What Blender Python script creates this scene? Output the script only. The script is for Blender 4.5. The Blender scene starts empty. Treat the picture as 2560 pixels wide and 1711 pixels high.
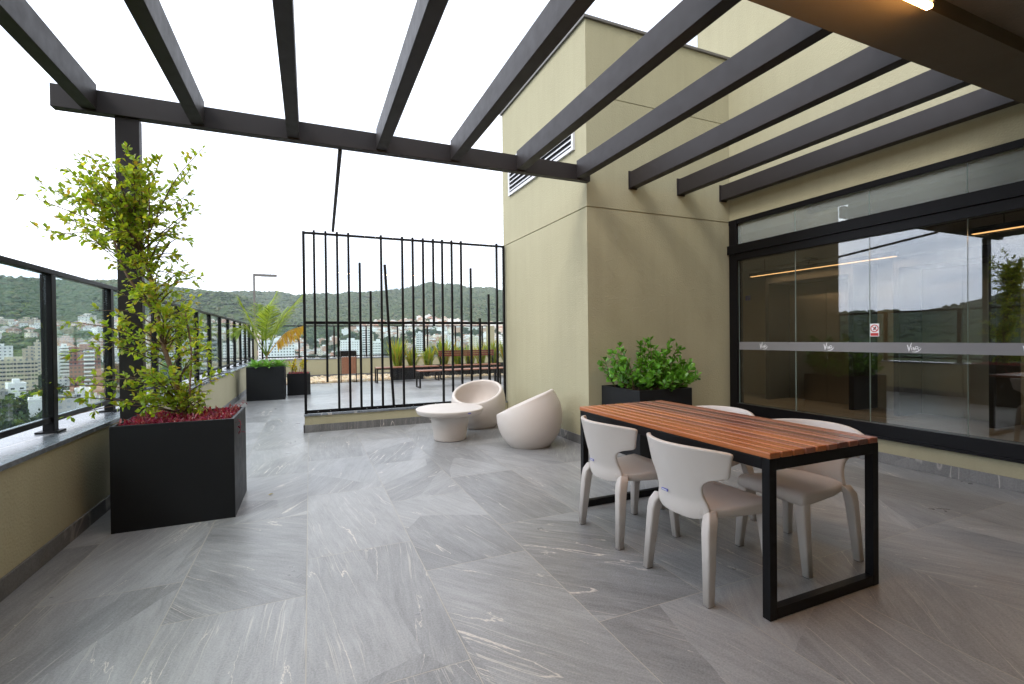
import bpy, bmesh, math, random
import numpy as np
from mathutils import Vector, Matrix
random.seed(7)
R = math.radians
scene = bpy.context.scene
COL = scene.collection
H = 1.27                                   # eye height above the terrace floor

# ------------------------------------------------------------------ helpers
ORG = {}

def tag(o, label=None, cat=None, group=None, kind=None):
    if label: o['label'] = label
    if cat: o['category'] = cat
    if group: o['group'] = group
    if kind: o['kind'] = kind
    return o

def empty(name, loc=(0, 0, 0), label=None, cat=None, group=None):
    o = bpy.data.objects.new(name, None)
    COL.objects.link(o)
    o.location = loc
    o.empty_display_size = 0.1
    ORG[o.name] = Vector(loc)
    return tag(o, label, cat, group)

class MB:
    def __init__(s):
        s.v = []; s.f = []; s.m = []; s.uv = {}
    def face(s, pts, mi=0, uv=None):
        n = len(s.v)
        s.v += [tuple(p) for p in pts]
        s.f.append(tuple(range(n, n + len(pts)))); s.m.append(mi)
        if uv: s.uv[len(s.f) - 1] = uv
    def box(s, x0, x1, y0, y1, z0, z1, mi=0, M=None, taper=None):
        P = [Vector((x, y, z)) for z in (z0, z1) for y in (y0, y1) for x in (x0, x1)]
        if M is not None: P = [M @ p for p in P]
        n = len(s.v); s.v += [tuple(p) for p in P]
        for q in ((0, 2, 3, 1), (4, 5, 7, 6), (0, 1, 5, 4), (2, 6, 7, 3), (0, 4, 6, 2), (1, 3, 7, 5)):
            s.f.append(tuple(n + i for i in q)); s.m.append(mi)
        return s
    def bar(s, p, q, w, h, up=(0, 0, 1), mi=0):
        p, q = Vector(p), Vector(q); d = (q - p).normalized(); up = Vector(up)
        if abs(d.dot(up)) > .99: up = Vector((0, 1, 0))
        a = d.cross(up).normalized(); b = a.cross(d).normalized()
        n = len(s.v)
        for c in (p, q):
            for i, j in ((-1, -1), (1, -1), (1, 1), (-1, 1)):
                s.v.append(tuple(c + a * i * w / 2 + b * j * h / 2))
        for k in range(4):
            s.f.append((n + k, n + (k + 1) % 4, n + 4 + (k + 1) % 4, n + 4 + k)); s.m.append(mi)
        s.f.append((n + 3, n + 2, n + 1, n)); s.f.append((n + 4, n + 5, n + 6, n + 7)); s.m += [mi, mi]
        return s
    def tube(s, pts, rad, seg=6, mi=0, cap=True):
        pts = [Vector(p) for p in pts]
        if not hasattr(rad, '__len__'): rad = [rad] * len(pts)
        n0 = len(s.v); ref = None
        for i, p in enumerate(pts):
            d = (pts[min(i + 1, len(pts) - 1)] - pts[max(i - 1, 0)])
            d = d.normalized() if d.length > 1e-9 else Vector((0, 0, 1))
            if ref is None: ref = Vector((1, 0, 0)) if abs(d.x) < .8 else Vector((0, 1, 0))
            a = (ref - d * ref.dot(d)).normalized(); b = d.cross(a); ref = a
            for k in range(seg):
                t = 2 * math.pi * k / seg
                s.v.append(tuple(p + (a * math.cos(t) + b * math.sin(t)) * rad[i]))
        for i in range(len(pts) - 1):
            for k in range(seg):
                k2 = (k + 1) % seg; A = n0 + i * seg; B = A + seg
                s.f.append((A + k, A + k2, B + k2, B + k)); s.m.append(mi)
        if cap:
            s.f.append(tuple(n0 + k for k in reversed(range(seg)))); s.m.append(mi)
            L = n0 + (len(pts) - 1) * seg
            s.f.append(tuple(L + k for k in range(seg))); s.m.append(mi)
        return s
    def grid(s, rows, closed_u=False, mi=0):
        n0 = len(s.v); nu = len(rows[0])
        for r in rows: s.v += [tuple(p) for p in r]
        for i in range(len(rows) - 1):
            for j in range(nu if closed_u else nu - 1):
                a = n0 + i * nu + j; b = n0 + i * nu + (j + 1) % nu
                s.f.append((a, b, b + nu, a + nu)); s.m.append(mi)
        return s
    def lathe(s, prof, c=(0, 0, 0), seg=48, mi=0):
        rows = [[(c[0] + r * math.cos(2 * math.pi * k / seg), c[1] + r * math.sin(2 * math.pi * k / seg), c[2] + z)
                 for k in range(seg)] for r, z in prof]
        return s.grid(rows, True, mi)
    def build(s, name, mats, parent=None, smooth=False, bevel=0, seg=2, solid=0, sub=0, auto=None):
        me = bpy.data.meshes.new(name)
        o = ORG.get(parent.name, Vector((0, 0, 0))) if parent else Vector((0, 0, 0))
        vs = np.array(s.v, dtype=np.float64).reshape(-1, 3) - np.array(o)
        me.from_pydata(vs.tolist(), [], s.f)
        if not isinstance(mats, (list, tuple)): mats = [mats]
        for m in mats: me.materials.append(m)
        if len(mats) > 1: me.polygons.foreach_set('material_index', s.m)
        if s.uv:
            ul = me.uv_layers.new(name='UVMap')
            for p in me.polygons:
                u = s.uv.get(p.index)
                if u:
                    for li, c in zip(p.loop_indices, u): ul.data[li].uv = c
        if smooth: me.polygons.foreach_set('use_smooth', [True] * len(me.polygons))
        me.update()
        ob = bpy.data.objects.new(name, me); COL.objects.link(ob)
        if parent: ob.parent = parent
        ORG[ob.name] = o
        if solid:
            md = ob.modifiers.new('Solidify', 'SOLIDIFY'); md.thickness = solid; md.offset = 0
        if bevel:
            md = ob.modifiers.new('Bevel', 'BEVEL'); md.width = bevel; md.segments = seg
            md.limit_method = 'ANGLE'; md.angle_limit = R(40)
        if sub:
            md = ob.modifiers.new('Subdivision', 'SUBSURF'); md.levels = sub; md.render_levels = sub
        return ob

def copy_tree(o, parent=None):
    c = o.copy(); COL.objects.link(c); c.parent = parent
    for ch in list(o.children): copy_tree(ch, c)
    return c

# ------------------------------------------------------------------ materials
def new_mat(name):
    m = bpy.data.materials.new(name); m.use_nodes = True
    nt = m.node_tree; nt.nodes.clear()
    out = nt.nodes.new('ShaderNodeOutputMaterial')
    return m, nt, out

class N:
    """tiny node helper"""
    def __init__(s, nt): s.nt = nt
    def n(s, t, inp=None, **kw):
        nd = s.nt.nodes.new(t)
        for k, v in kw.items(): setattr(nd, k, v)
        for k, v in (inp or {}).items():
            if isinstance(v, bpy.types.NodeSocket): s.nt.links.new(v, nd.inputs[k])
            else: nd.inputs[k].default_value = v
        return nd
    def math(s, op, a, b=0.0, c=0.0, clamp=False):
        nd = s.n('ShaderNodeMath', {0: a, 1: b, 2: c}, operation=op); nd.use_clamp = clamp
        return nd.outputs[0]
    def mix(s, f, a, b, mode='MIX'):
        nd = s.n('ShaderNodeMix', data_type='RGBA', blend_type=mode)
        for k, v in ((0, f), (6, a), (7, b)):
            if isinstance(v, bpy.types.NodeSocket): s.nt.links.new(v, nd.inputs[k])
            else: nd.inputs[k].default_value = v if not isinstance(v, tuple) or len(v) == 4 else (*v, 1)
        return nd.outputs[2]
    def ramp(s, fac, stops, interp='LINEAR'):
        nd = s.n('ShaderNodeValToRGB', {0: fac}); cr = nd.color_ramp; cr.interpolation = interp
        while len(cr.elements) < len(stops): cr.elements.new(.5)
        for e, (p, c) in zip(cr.elements, stops):
            e.position = p; e.color = (*c, 1) if len(c) == 3 else c
        return nd.outputs[0]
    def noise(s, vec, scale, detail=4, rough=.55, dist=0, out=0):
        return s.n('ShaderNodeTexNoise', {'Vector': vec, 'Scale': scale, 'Detail': detail, 'Roughness': rough, 'Distortion': dist}).outputs[out]
    def mapping(s, vec, scale=(1, 1, 1), rot=(0, 0, 0), loc=(0, 0, 0)):
        return s.n('ShaderNodeMapping', {'Vector': vec, 'Scale': scale, 'Rotation': rot, 'Location': loc}).outputs[0]
    def bump(s, h, strength, dist):
        return s.n('ShaderNodeBump', {'Height': h, 'Strength': strength, 'Distance': dist}).outputs[0]

def g3(v): return (v, v, v)
C4 = lambda c: (*c, 1)

def simple(name, col, rough=.5, metal=0, bump=None, var=0, spec=.5, coat=0, vscale=3):
    m, nt, out = new_mat(name); k = N(nt)
    p = k.n('ShaderNodeBsdfPrincipled', {'Roughness': rough, 'Metallic': metal, 'Base Color': C4(col), 'Specular IOR Level': spec, 'Coat Weight': coat})
    co = k.n('ShaderNodeTexCoord').outputs['Object']
    if var:
        nz = k.noise(co, vscale, 6, .6)
        c = k.mix(nz, C4([x * (1 - var) for x in col]), C4([min(1, x * (1 + var)) for x in col]))
        nt.links.new(c, p.inputs['Base Color'])
        rr = k.math('MULTIPLY_ADD', k.noise(co, vscale * 4, 4), .25, rough - .12)
        nt.links.new(rr, p.inputs['Roughness'])
    if bump:
        sc, st, ds = bump
        nt.links.new(k.bump(k.noise(co, sc, 3), st, ds), p.inputs['Normal'])
    nt.links.new(p.outputs[0], out.inputs[0])
    return m

def emis(name, col, st):
    m, nt, out = new_mat(name); k = N(nt)
    e = k.n('ShaderNodeEmission', {0: C4(col), 1: st}); nt.links.new(e.outputs[0], out.inputs[0]); return m

def stucco(name, col):
    m, nt, out = new_mat(name); k = N(nt)
    co = k.n('ShaderNodeTexCoord').outputs['Object']
    n1 = k.noise(co, 1.1, 5, .6); n2 = k.noise(k.mapping(co, (5, 5, .35)), 1.6, 5, .65); n3 = k.noise(co, 75, 4, .6)
    c = k.mix(k.math('MULTIPLY_ADD', n1, .9, .05, True), C4([x * .9 for x in col]), C4([x * 1.08 for x in col]))
    st = k.ramp(n2, [(.42, g3(1)), (.75, g3(.93))])
    c = k.mix(1, c, st, 'MULTIPLY')
    c = k.mix(k.math('MULTIPLY', n3, .3), c, C4([x * .72 for x in col]))
    v = k.n('ShaderNodeTexVoronoi', {'Vector': k.mapping(co, (1, 1, 1)), 'Scale': 70.0}, feature='SMOOTH_F1').outputs[0]
    hgt = k.math('ADD', k.math('MULTIPLY', n3, 1.0), k.math('MULTIPLY', v, .9))
    p = k.n('ShaderNodeBsdfPrincipled', {'Base Color': c, 'Roughness': .85, 'Specular IOR Level': .3, 'Normal': k.bump(hgt, .6, .005)})
    nt.links.new(p.outputs[0], out.inputs[0]); return m

def stone(name, tint=(1, 1, 1), base=.3, rough=.42, uv=True, scale=1.0):
    """grey porcelain tile with pale directional veins, patches that turn the vein direction"""
    m, nt, out = new_mat(name); k = N(nt)
    tc = k.n('ShaderNodeTexCoord'); co = tc.outputs['UV'] if uv else tc.outputs['Object']
    co = k.mapping(co, (scale,) * 3)
    wob = k.noise(co, 1.3, 3, .5, 0, 1)
    cw = k.n('ShaderNodeVectorMath', {0: co, 1: k.n('ShaderNodeVectorMath', {0: wob, 3: .07}, operation='SCALE').outputs[0]}, operation='ADD').outputs[0]
    vo = k.n('ShaderNodeTexVoronoi', {'Vector': k.mapping(cw, (1.0, .5, 1)), 'Scale': .95})
    sep = k.n('ShaderNodeSeparateColor', {0: vo.outputs['Color']})
    ang = k.math('MULTIPLY_ADD', sep.outputs[0], .6, -.3)
    rv = k.n('ShaderNodeVectorRotate', {'Vector': cw, 'Angle': ang}, rotation_type='Z_AXIS').outputs[0]
    streak = k.noise(k.mapping(rv, (30, 4.0, 1)), 1.0, 8, .8, .3)
    broad = k.noise(k.mapping(rv, (6, .9, 1)), 1.0, 4, .6)
    # veins : thin ridges of a stretched noise, broken up by a mask
    vn = k.noise(k.mapping(rv, (4.2, .30, 1)), 1.0, 3, .5, .06)
    ridge = k.math('ABSOLUTE', k.math('SUBTRACT', k.math('ADD', vn, k.math('MULTIPLY_ADD', k.noise(k.mapping(rv, (60, 14, 1)), 1.0, 3, .7), .03, -.015)), .5))
    mask = k.noise(k.mapping(rv, (2.6, .5, 1), loc=(7, 3, 0)), 1.3, 3, .55)
    wdt = k.math('MULTIPLY', k.math('SUBTRACT', mask, .46, 0, True), .025)
    vein = k.math('SUBTRACT', 1.0, k.math('DIVIDE', ridge, k.math('ADD', wdt, .0004)), 0, True)
    vein = k.math('MULTIPLY', vein, k.math('GREATER_THAN', mask, .47))
    vn2 = k.noise(k.mapping(rv, (13, .26, 1), loc=(3, 9, 0)), 1.0, 3, .6, .05)
    v2 = k.math('SUBTRACT', 1.0, k.math('MULTIPLY', k.math('ABSOLUTE', k.math('SUBTRACT', vn2, .5)), 130), 0, True)
    v2 = k.math('MULTIPLY', v2, k.math('MULTIPLY', k.math('SUBTRACT', k.noise(co, 1.7, 2), .42, 0, True), 4.5, 0, True))
    lo = [base * .52 * t for t in tint]; hi = [base * 1.36 * t for t in tint]
    tone = k.math('ADD', k.math('MULTIPLY', streak, .8), k.math('ADD', k.math('MULTIPLY', broad, .5), k.math('MULTIPLY_ADD', sep.outputs[1], .26, -.13)))
    fine = k.noise(co, 120, 3, .8)
    tone = k.math('ADD', tone, k.math('MULTIPLY_ADD', fine, .8, -.4))
    c = k.mix(k.math('MULTIPLY_ADD', tone, 1.7, -.55, True), C4(lo), C4(hi))
    c = k.mix(k.math('MULTIPLY', v2, .55), c, C4((.62, .58, .52)))
    c = k.mix(k.math('MULTIPLY', vein, .85), c, C4((.66, .6, .53)))
    # brown water stains, sparse
    w = k.n('ShaderNodeTexCoord').outputs['Object']
    stn = k.ramp(k.noise(w, 2.6, 4, .6), [(.66, g3(0)), (.78, g3(1))])
    c = k.mix(k.math('MULTIPLY', stn, .28), c, C4((.26, .19, .12)))
    ro = k.math('MULTIPLY_ADD', k.noise(w, 3, 4), .22, rough - .1)
    p = k.n('ShaderNodeBsdfPrincipled', {'Base Color': c, 'Roughness': ro, 'Specular IOR Level': .5,
            'Normal': k.bump(k.math('ADD', fine, k.math('MULTIPLY', streak, 1.5)), .25, .0018)})
    nt.links.new(p.outputs[0], out.inputs[0]); return m

def glass(name, tint=(.86, .92, .9), f0=.05, dirt_or_sheen=.02):
    m, nt, out = new_mat(name); k = N(nt)
    ge = k.n('ShaderNodeNewGeometry')
    d = k.math('ABSOLUTE', k.n('ShaderNodeVectorMath', {0: ge.outputs['Normal'], 1: ge.outputs['Incoming']}, operation='DOT_PRODUCT').outputs['Value'])
    om = k.math('POWER', k.math('SUBTRACT', 1.0, d, 0, True), 5.0)
    F = k.math('MULTIPLY_ADD', om, 1 - f0, f0, True)
    tr = k.n('ShaderNodeBsdfTransparent', {0: C4(tint)}).outputs[0]
    gl = k.n('ShaderNodeBsdfGlossy', {0: (1, 1, 1, 1), 'Roughness': 0.0}).outputs[0]
    df = k.n('ShaderNodeBsdfDiffuse', {0: (.7, .75, .75, 1)}).outputs[0]
    a = k.n('ShaderNodeMixShader', {0: dirt_or_sheen, 1: tr, 2: df}).outputs[0]  # diffuse share: slight dirt, and the painted reflection of the transom
    b = k.n('ShaderNodeMixShader', {0: F, 1: a, 2: gl}).outputs[0]
    nt.links.new(b, out.inputs[0]); return m

def wood(name, cols, rough=.38):
    m, nt, out = new_mat(name); k = N(nt)
    co = k.n('ShaderNodeTexCoord').outputs['Object']; isl = k.n('ShaderNodeNewGeometry').outputs['Random Per Island']
    off = k.n('ShaderNodeCombineXYZ', {0: k.math('MULTIPLY', isl, 9), 1: k.math('MULTIPLY', isl, 31), 2: 0.0}).outputs[0]
    v = k.n('ShaderNodeVectorMath', {0: co, 1: off}, operation='ADD').outputs[0]
    gr = k.noise(k.mapping(v, (60, 2.2, 60)), 1.0, 6, .65, .6); br = k.noise(k.mapping(v, (5, .8, 5)), 1.0, 3)
    base = k.ramp(isl, [(i / max(1, len(cols) - 1), c) for i, c in enumerate(cols)])
    c = k.mix(k.math('MULTIPLY_ADD', gr, 1.7, -.45, True), k.mix(1, base, C4(g3(.45)), 'MULTIPLY'), base)
    c = k.mix(k.math('MULTIPLY', br, .5), c, k.mix(1, base, C4((1.0, .62, .45)), 'MULTIPLY'))
    p = k.n('ShaderNodeBsdfPrincipled', {'Base Color': c, 'Roughness': rough, 'Normal': k.bump(gr, .25, .002), 'Coat Weight': .25, 'Coat Roughness': .2})
    nt.links.new(p.outputs[0], out.inputs[0]); return m

def leafm(name, cols, trans=.5, rough=.4, isl=True):
    m, nt, out = new_mat(name); k = N(nt)
    r = k.n('ShaderNodeNewGeometry').outputs['Random Per Island']
    c = k.ramp(r, [(i / max(1, len(cols) - 1), q) for i, q in enumerate(cols)])
    p = k.n('ShaderNodeBsdfPrincipled', {'Base Color': c, 'Roughness': rough, 'Specular IOR Level': .45}).outputs[0]
    t = k.n('ShaderNodeBsdfTranslucent', {0: k.mix(1, c, C4((1.9, 1.7, .8)), 'MULTIPLY')}).outputs[0]
    nt.links.new(k.n('ShaderNodeMixShader', {0: trans, 1: p, 2: t}).outputs[0], out.inputs[0]); return m

M = {}
M['stucco'] = stucco('olive_stucco', (.412, .378, .248))
M['floor'] = stone('floor_tile', (.985, .985, .99), .262, .31)
M['skirt'] = stone('skirting_tile', (1, .985, .97), .16, .5, uv=False, scale=.6)
M['coping'] = stone('granite_coping', (.9, 1.0, 1.12), .22, .24, uv=False, scale=.22)
M['grout'] = simple('grout', (.43, .40, .35), .9)
M['steel'] = simple('brown_black_paint', (.024, .0195, .019), .5, var=.25, spec=.28)
M['black'] = simple('black_paint', (.0055, .0052, .006), .42, spec=.2)
M['planter'] = simple('planter_plastic', (.0095, .0102, .0115), .5, bump=(220, .15, .001), var=.15, spec=.25)
M['frame'] = simple('door_frame_black', (.0055, .005, .006), .4, spec=.2)
M['plastic'] = simple('taupe_plastic', (.58, .52, .475), .42, bump=(420, .12, .0006), var=.05, spec=.45)
M['woodt'] = wood('red_hardwood', [(.50, .13, .035), (.30, .085, .04), (.42, .10, .04), (.17, .06, .035), (.55, .16, .04), (.24, .07, .04)])
M['wood1'] = wood('orange_hardwood', [(.64, .235, .08), (.52, .18, .06), (.68, .27, .10)], .3)
M['wood2'] = wood('rose_hardwood', [(.44, .18, .11), (.36, .135, .08), (.42, .155, .09)], .3)
M['wood3'] = wood('dark_hardwood', [(.17, .07, .045), (.26, .095, .06), (.14, .06, .045)], .3)
M['woodb'] = wood('bench_hardwood', [(.34, .15, .08), (.28, .11, .06), (.36, .17, .1)], .5)
M['woodd'] = wood('bench_back_wood', [(.20, .045, .025), (.14, .035, .02)], .45)
M['woodbin'] = wood('bin_wood', [(.36, .17, .09), (.30, .13, .07)], .5)
M['doorglass'] = glass('door_glass', (.76, .78, .76), .095, .002)
M['upglass'] = glass('transom_glass', (.80, .85, .80), .12, .26)  # high diffuse share paints a pale reflection into the transom panes
M['railglass'] = glass('rail_glass', (.90, .97, .975), .035, .01)
M['screenglass'] = glass('screen_glass', (.985, .99, .985), .02, .002)
M['edge'] = simple('glass_edge', (.42, .55, .55), .2)
M['film'] = simple('grey_film', (.21, .205, .21), .5)
M['white'] = simple('white_lettering', (.85, .85, .87), .5)
M['red'] = simple('sign_red', (.5, .02, .02), .4)
M['blue'] = simple('label_blue', (.03, .04, .45), .35)
M['alu'] = simple('white_aluminium', (.62, .62, .64), .35, var=.05)
M['cap'] = simple('roof_flashing', (.13, .12, .115), .5)
M['lamp'] = simple('lamp_grey', (.17, .155, .145), .5)
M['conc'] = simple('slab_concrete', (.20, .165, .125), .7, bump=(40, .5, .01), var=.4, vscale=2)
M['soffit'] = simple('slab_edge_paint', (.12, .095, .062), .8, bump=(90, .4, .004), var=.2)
M['inwall'] = simple('interior_wall', (.26, .24, .165), .6, var=.06)
M['inceil'] = simple('interior_ceiling', (.26, .24, .2), .7)
M['instainless'] = simple('lift_steel', (.55, .53, .48), .3, metal=1, bump=(3, .2, .02))
M['darkpanel'] = simple('dark_cladding', (.014, .013, .012), .4)
M['led'] = emis('warm_led', (1.0, .50, .16), 65)
M['ledin'] = emis('warm_led_inside', (1.0, .52, .20), 2.4)
M['soil'] = simple('soil', (.05, .034, .022), .95, bump=(60, 1, .02), var=.4, vscale=20)
M['bark'] = simple('bark', (.22, .14, .09), .8, bump=(60, .6, .006), var=.35, vscale=25)
M['twig'] = simple('twig', (.10, .055, .03), .7)
M['leaf'] = leafm('bush_leaf', [(.22, .33, .03), (.30, .42, .04), (.15, .25, .025), (.40, .48, .05), (.25, .37, .03), (.11, .20, .02), (.48, .46, .06), (.27, .39, .04), (.19, .31, .03), (.42, .28, .06)])
M['clusia'] = leafm('round_leaf', [(.07, .21, .02), (.13, .33, .03), (.05, .15, .015), (.18, .40, .05)], .25, .3)
M['purple'] = leafm('purple_leaf', [(.22, .006, .05), (.12, .005, .03), (.32, .015, .08), (.30, .10, .08), (.16, .01, .05)], .3, .35)
M['palm'] = leafm('palm_leaf', [(.19, .28, .03), (.25, .34, .04), (.13, .21, .025), (.32, .38, .07)], .4, .4)
M['palmdry'] = leafm('palm_leaf_yellow', [(.5, .26, .015), (.42, .34, .03), (.55, .34, .02), (.30, .14, .03)], .4, .45)
M['agave'] = leafm('agave_leaf', [(.14, .32, .06), (.20, .38, .10), (.10, .26, .05)], .25, .4)
M['yellow'] = leafm('yellow_leaf', [(.5, .42, .02), (.35, .38, .03), (.45, .3, .02), (.2, .28, .03)], .4, .4)
M['grass'] = leafm('sword_leaf', [(.14, .22, .02), (.22, .30, .03), (.10, .17, .02), (.30, .32, .04), (.35, .22, .03)], .4, .4)
M['pebble'] = leafm('pebbles', [(.62, .46, .26), (.7, .6, .42), (.55, .36, .2), (.75, .7, .58)], 0, .6)
M['screw'] = simple('screw_steel', (.7, .7, .7), .3, metal=1)

# ------------------------------------------------------------------ camera
Rm = ((0.91913777, -0.39378049, -0.01107675), (0.01359299, 0.00360144, 0.99990113), (0.39370166, 0.91919745, -0.00866287))
cd = bpy.data.cameras.new('camera'); cam = bpy.data.objects.new('camera', cd); COL.objects.link(cam)
cam.matrix_world = Matrix(((Rm[0][0], Rm[1][0], -Rm[2][0], 0), (Rm[0][1], Rm[1][1], -Rm[2][1], 0), (Rm[0][2], Rm[1][2], -Rm[2][2], H), (0, 0, 0, 1)))
cd.sensor_width = 36; cd.lens = 16.625; cd.clip_start = .05; cd.clip_end = 9000
scene.camera = cam

# ------------------------------------------------------------------ terrace floor (real tiles over a grout bed)
XW = -1.425                                # inner face of the left parapet
fl = MB(); rt = random.Random(3)
P = .6; L = 1.2; g = .0019
offs = {0: 1.765, 1: 1.36, 2: 1.765}
xi = -1
for i in range(-3, 20):
    x0 = -.03 + i * P; x1 = x0 + P
    if x1 < XW: continue
    y0 = {0: 1.78, 1: 1.36, 2: 1.78}.get(i, 1.78 if i > 1 else (1.36 if i % 2 else 1.78)) - 6 * L
    y = y0
    while y < 17.3:
        a, b, c, d = max(x0, XW) + g, x1 - g, y + g, min(y + L, 17.3) - g
        ou, ov = rt.uniform(0, 90), rt.uniform(0, 90); an = rt.choice((0, math.pi)) + rt.uniform(-.8, .8)
        ca, sa = math.cos(an), math.sin(an)
        uv = [(ou + (px - a) * ca - (py - c) * sa, ov + (px - a) * sa + (py - c) * ca) for px, py in ((a, c), (b, c), (b, d), (a, d))]
        if d > c: fl.face([(a, c, 0), (b, c, 0), (b, d, 0), (a, d, 0)], 0, uv)
        y += L
n = len(fl.f)
fl.face([(XW - .3, -8, -.0006), (12, -8, -.0006), (12, 17.5, -.0006), (XW - .3, 17.5, -.0006)], 1)
o = fl.build('terrace_floor', [M['floor'], M['grout']]); tag(o, kind='structure')
bx = lambda *a, **k: MB().box(*a, **k)

# ------------------------------------------------------------------ left parapet and far parapet
pw = empty('parapet_wall', (-1.6, 5, 0), 'long olive rendered parapet under the glass railing on the left', 'wall')
bx(-1.78, XW, -6, 17.2, -.3, .635).build('wall', M['stucco'], pw)
bx(-1.80, XW + .018, -6, 17.18, .638, .668).build('coping', M['coping'], pw, bevel=.003)
bx(XW, XW + .014, -6, 17.18, .0, .105).build('skirting', M['skirt'], pw, bevel=.002)
fw = empty('parapet_wall', (2, 17.3, 0), 'olive parapet across the far end of the terrace, behind the pebble bed', 'wall')
bx(-1.78, 12, 17.2, 17.45, -.3, .615).build('wall', M['stucco'], fw)
bx(-1.78, 12, 17.185, 17.47, .618, .65).build('coping', M['coping'], fw, bevel=.003)
bx(XW + .014, 12, 17.186, 17.2, .0, .105).build('skirting', M['skirt'], fw)
p = bx(-1.80, -1.54, 16.95, 17.2, .652, 1.69).build('corner_pillar', M['stucco'])
tag(p, 'short olive pillar at the left far corner of the railings', 'pillar')
p = bx(6.37, 6.63, 17.2, 17.44, .652, 1.75).build('pillar', M['stucco'])
tag(p, 'olive pillar in the far railing, seen at the right of the slatted screen', 'pillar')

# ------------------------------------------------------------------ railings
def railing(axis, fixed, posts, lo, hi, label, zt, zb, pw_=.062):
    if axis == 'y':
        root = empty('glass_railing', (fixed, lo, .67), label, 'railing')
        B = lambda a0, a1, w, z0, z1: (fixed - w / 2, fixed + w / 2, a0, a1, z0, z1)
    else:
        root = empty('glass_railing', (lo, fixed, .67), label, 'railing')
        B = lambda a0, a1, w, z0, z1: (a0, a1, fixed - w / 2, fixed + w / 2, z0, z1)
    bx(*B(lo, hi, .058, zt - .034, zt)).build('top_rail', M['black'], root, bevel=.003)
    ps = sorted(posts)
    for a in ps:
        q = bx(*B(a - pw_ / 2, a + pw_ / 2, pw_, .67, zt - .036)).build('post', M['black'], root, bevel=.003)
        bx(*B(a - .06, a + .06, .12, .669, .681)).build('base_plate', M['black'], q)
    e = [lo] + ps + [hi]
    for a, b in zip(e[:-1], e[1:]):
        if b - a < .15: continue
        bx(*B(a + pw_ / 2 + .001, b - pw_ / 2 - .001, .04, zb, zb + .035)).build('bottom_rail', M['black'], root)
        bx(*B(a + pw_ / 2 + .012, b - pw_ / 2 - .012, .01, zb + .036, zt - .036)).build('glass_pane', M['railglass'], root)
    return root
railing('y', -1.61, [-2.05, -1.0, .05, 1.08, 2.12, 3.14, 4.15, 5.18, 6.5, 7.55, 8.66, 9.68, 10.72, 11.72, 12.7, 13.7, 14.68, 15.65, 16.6], -3, 16.94,
        'black metal and glass railing running along the left edge of the terrace', 1.765, .738)
railing('x', 17.33, [-1.41, -.32, .78, 1.84, 2.93, 4.02, 5.09, 6.17], -1.53, 6.36,
        'glass railing across the far end of the terrace, behind the benches', 1.765, .70, .05)

# ------------------------------------------------------------------ building
XB, YB = 2.95, 4.66
bd = empty('apartment_building', (4, 4.7, 0), 'olive rendered building with a glazed front and a stair block on the right', 'building')
# stair block: rendered shells with open shadow joints over a recessed core
z1, z2, zt = 2.765, 2.779, 4.92
sb = MB()
sb.box(XB, 5.17, YB, 7.2, 0, z1)
sb.box(XB + .012, 5.17, YB + .012, 7.188, z1, z2)
sb.box(XB, 5.17, YB, 7.2, z2, 4.06)
sb.box(XB, 5.17, YB + .010, 7.2, 4.06, 4.071)
sb.box(XB, 5.17, YB, 7.2, 4.071, zt)
sb.build('stair_block', M['stucco'], bd)
bx(XB - .03, 5.20, YB - .03, 7.23, zt, zt + .03).build('roof_flashing', M['cap'], bd)
# upper tower wall beyond the rafters and wall over the glass
bx(5.17, 9.0, -4, 5.2, 2.79, 9.5).build('upper_wall', M['stucco'], bd)
bx(5.17, 9.0, 5.2, 7.6, 2.79, 4.95).build('upper_wall', M['stucco'], bd)
w = MB(); w.box(5.165, 5.35, -4, YB, 0, .24)
w.build('sill_wall', M['stucco'], bd)
bx(5.151, 5.165, -4, YB, 0, .105).build('skirting', M['skirt'], bd, bevel=.002)
bx(XB - .014, XB, YB - .014, 7.06, 0, .105).build('skirting', M['skirt'], bd, bevel=.002)
bx(XB, 5.151, YB - .014, YB, 0, .105).build('skirting', M['skirt'], bd, bevel=.002)
# canopy slab over the camera: edge beam, then raised rough ceiling
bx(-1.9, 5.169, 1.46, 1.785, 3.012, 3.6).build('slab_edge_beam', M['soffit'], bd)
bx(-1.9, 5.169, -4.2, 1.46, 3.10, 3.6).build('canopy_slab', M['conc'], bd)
bx(-1.42, 5.15, -1.3, -1.1, .001, 3.099).build('unseen_rear_wall', M['stucco'], bd)  # unseen wall, set close behind the camera to darken the near parapet

# louvre vent
lv = MB(); X = XB
lv.box(X - .03, X, 4.91, 4.95, 3.51, 4.06); lv.box(X - .03, X, 6.87, 6.91, 3.51, 4.06)
lv.box(X - .03, X, 4.95, 6.87, 4.02, 4.06); lv.box(X - .03, X, 4.95, 6.87, 3.51, 3.55)
lf = lv.build('louvre_vent', M['alu'], bd); tag(lf, 'white aluminium louvred vent high on the stair block')
bx(X - .006, X - .001, 4.95, 6.87, 3.55, 4.02).build('vent_dark_backing', M['black'], lf)  # black sheet on the wall, painted in for the dark behind the slats
sl = MB()
for i in range(7):
    z = 3.585 + i * .066
    sl.face([(X - .028, 4.95, z - .008), (X - .028, 6.87, z - .008), (X - .008, 6.87, z + .022), (X - .008, 4.95, z + .022)])
    sl.face([(X - .028, 4.95, z - .014), (X - .008, 4.95, z + .016), (X - .008, 6.87, z + .016), (X - .028, 6.87, z - .014)])
    sl.face([(X - .0285, 4.95, z - .014), (X - .0285, 6.87, z - .014), (X - .0285, 6.87, z - .008), (X - .0285, 4.95, z - .008)])
sl.build('slats', M['alu'], lf)

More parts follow.
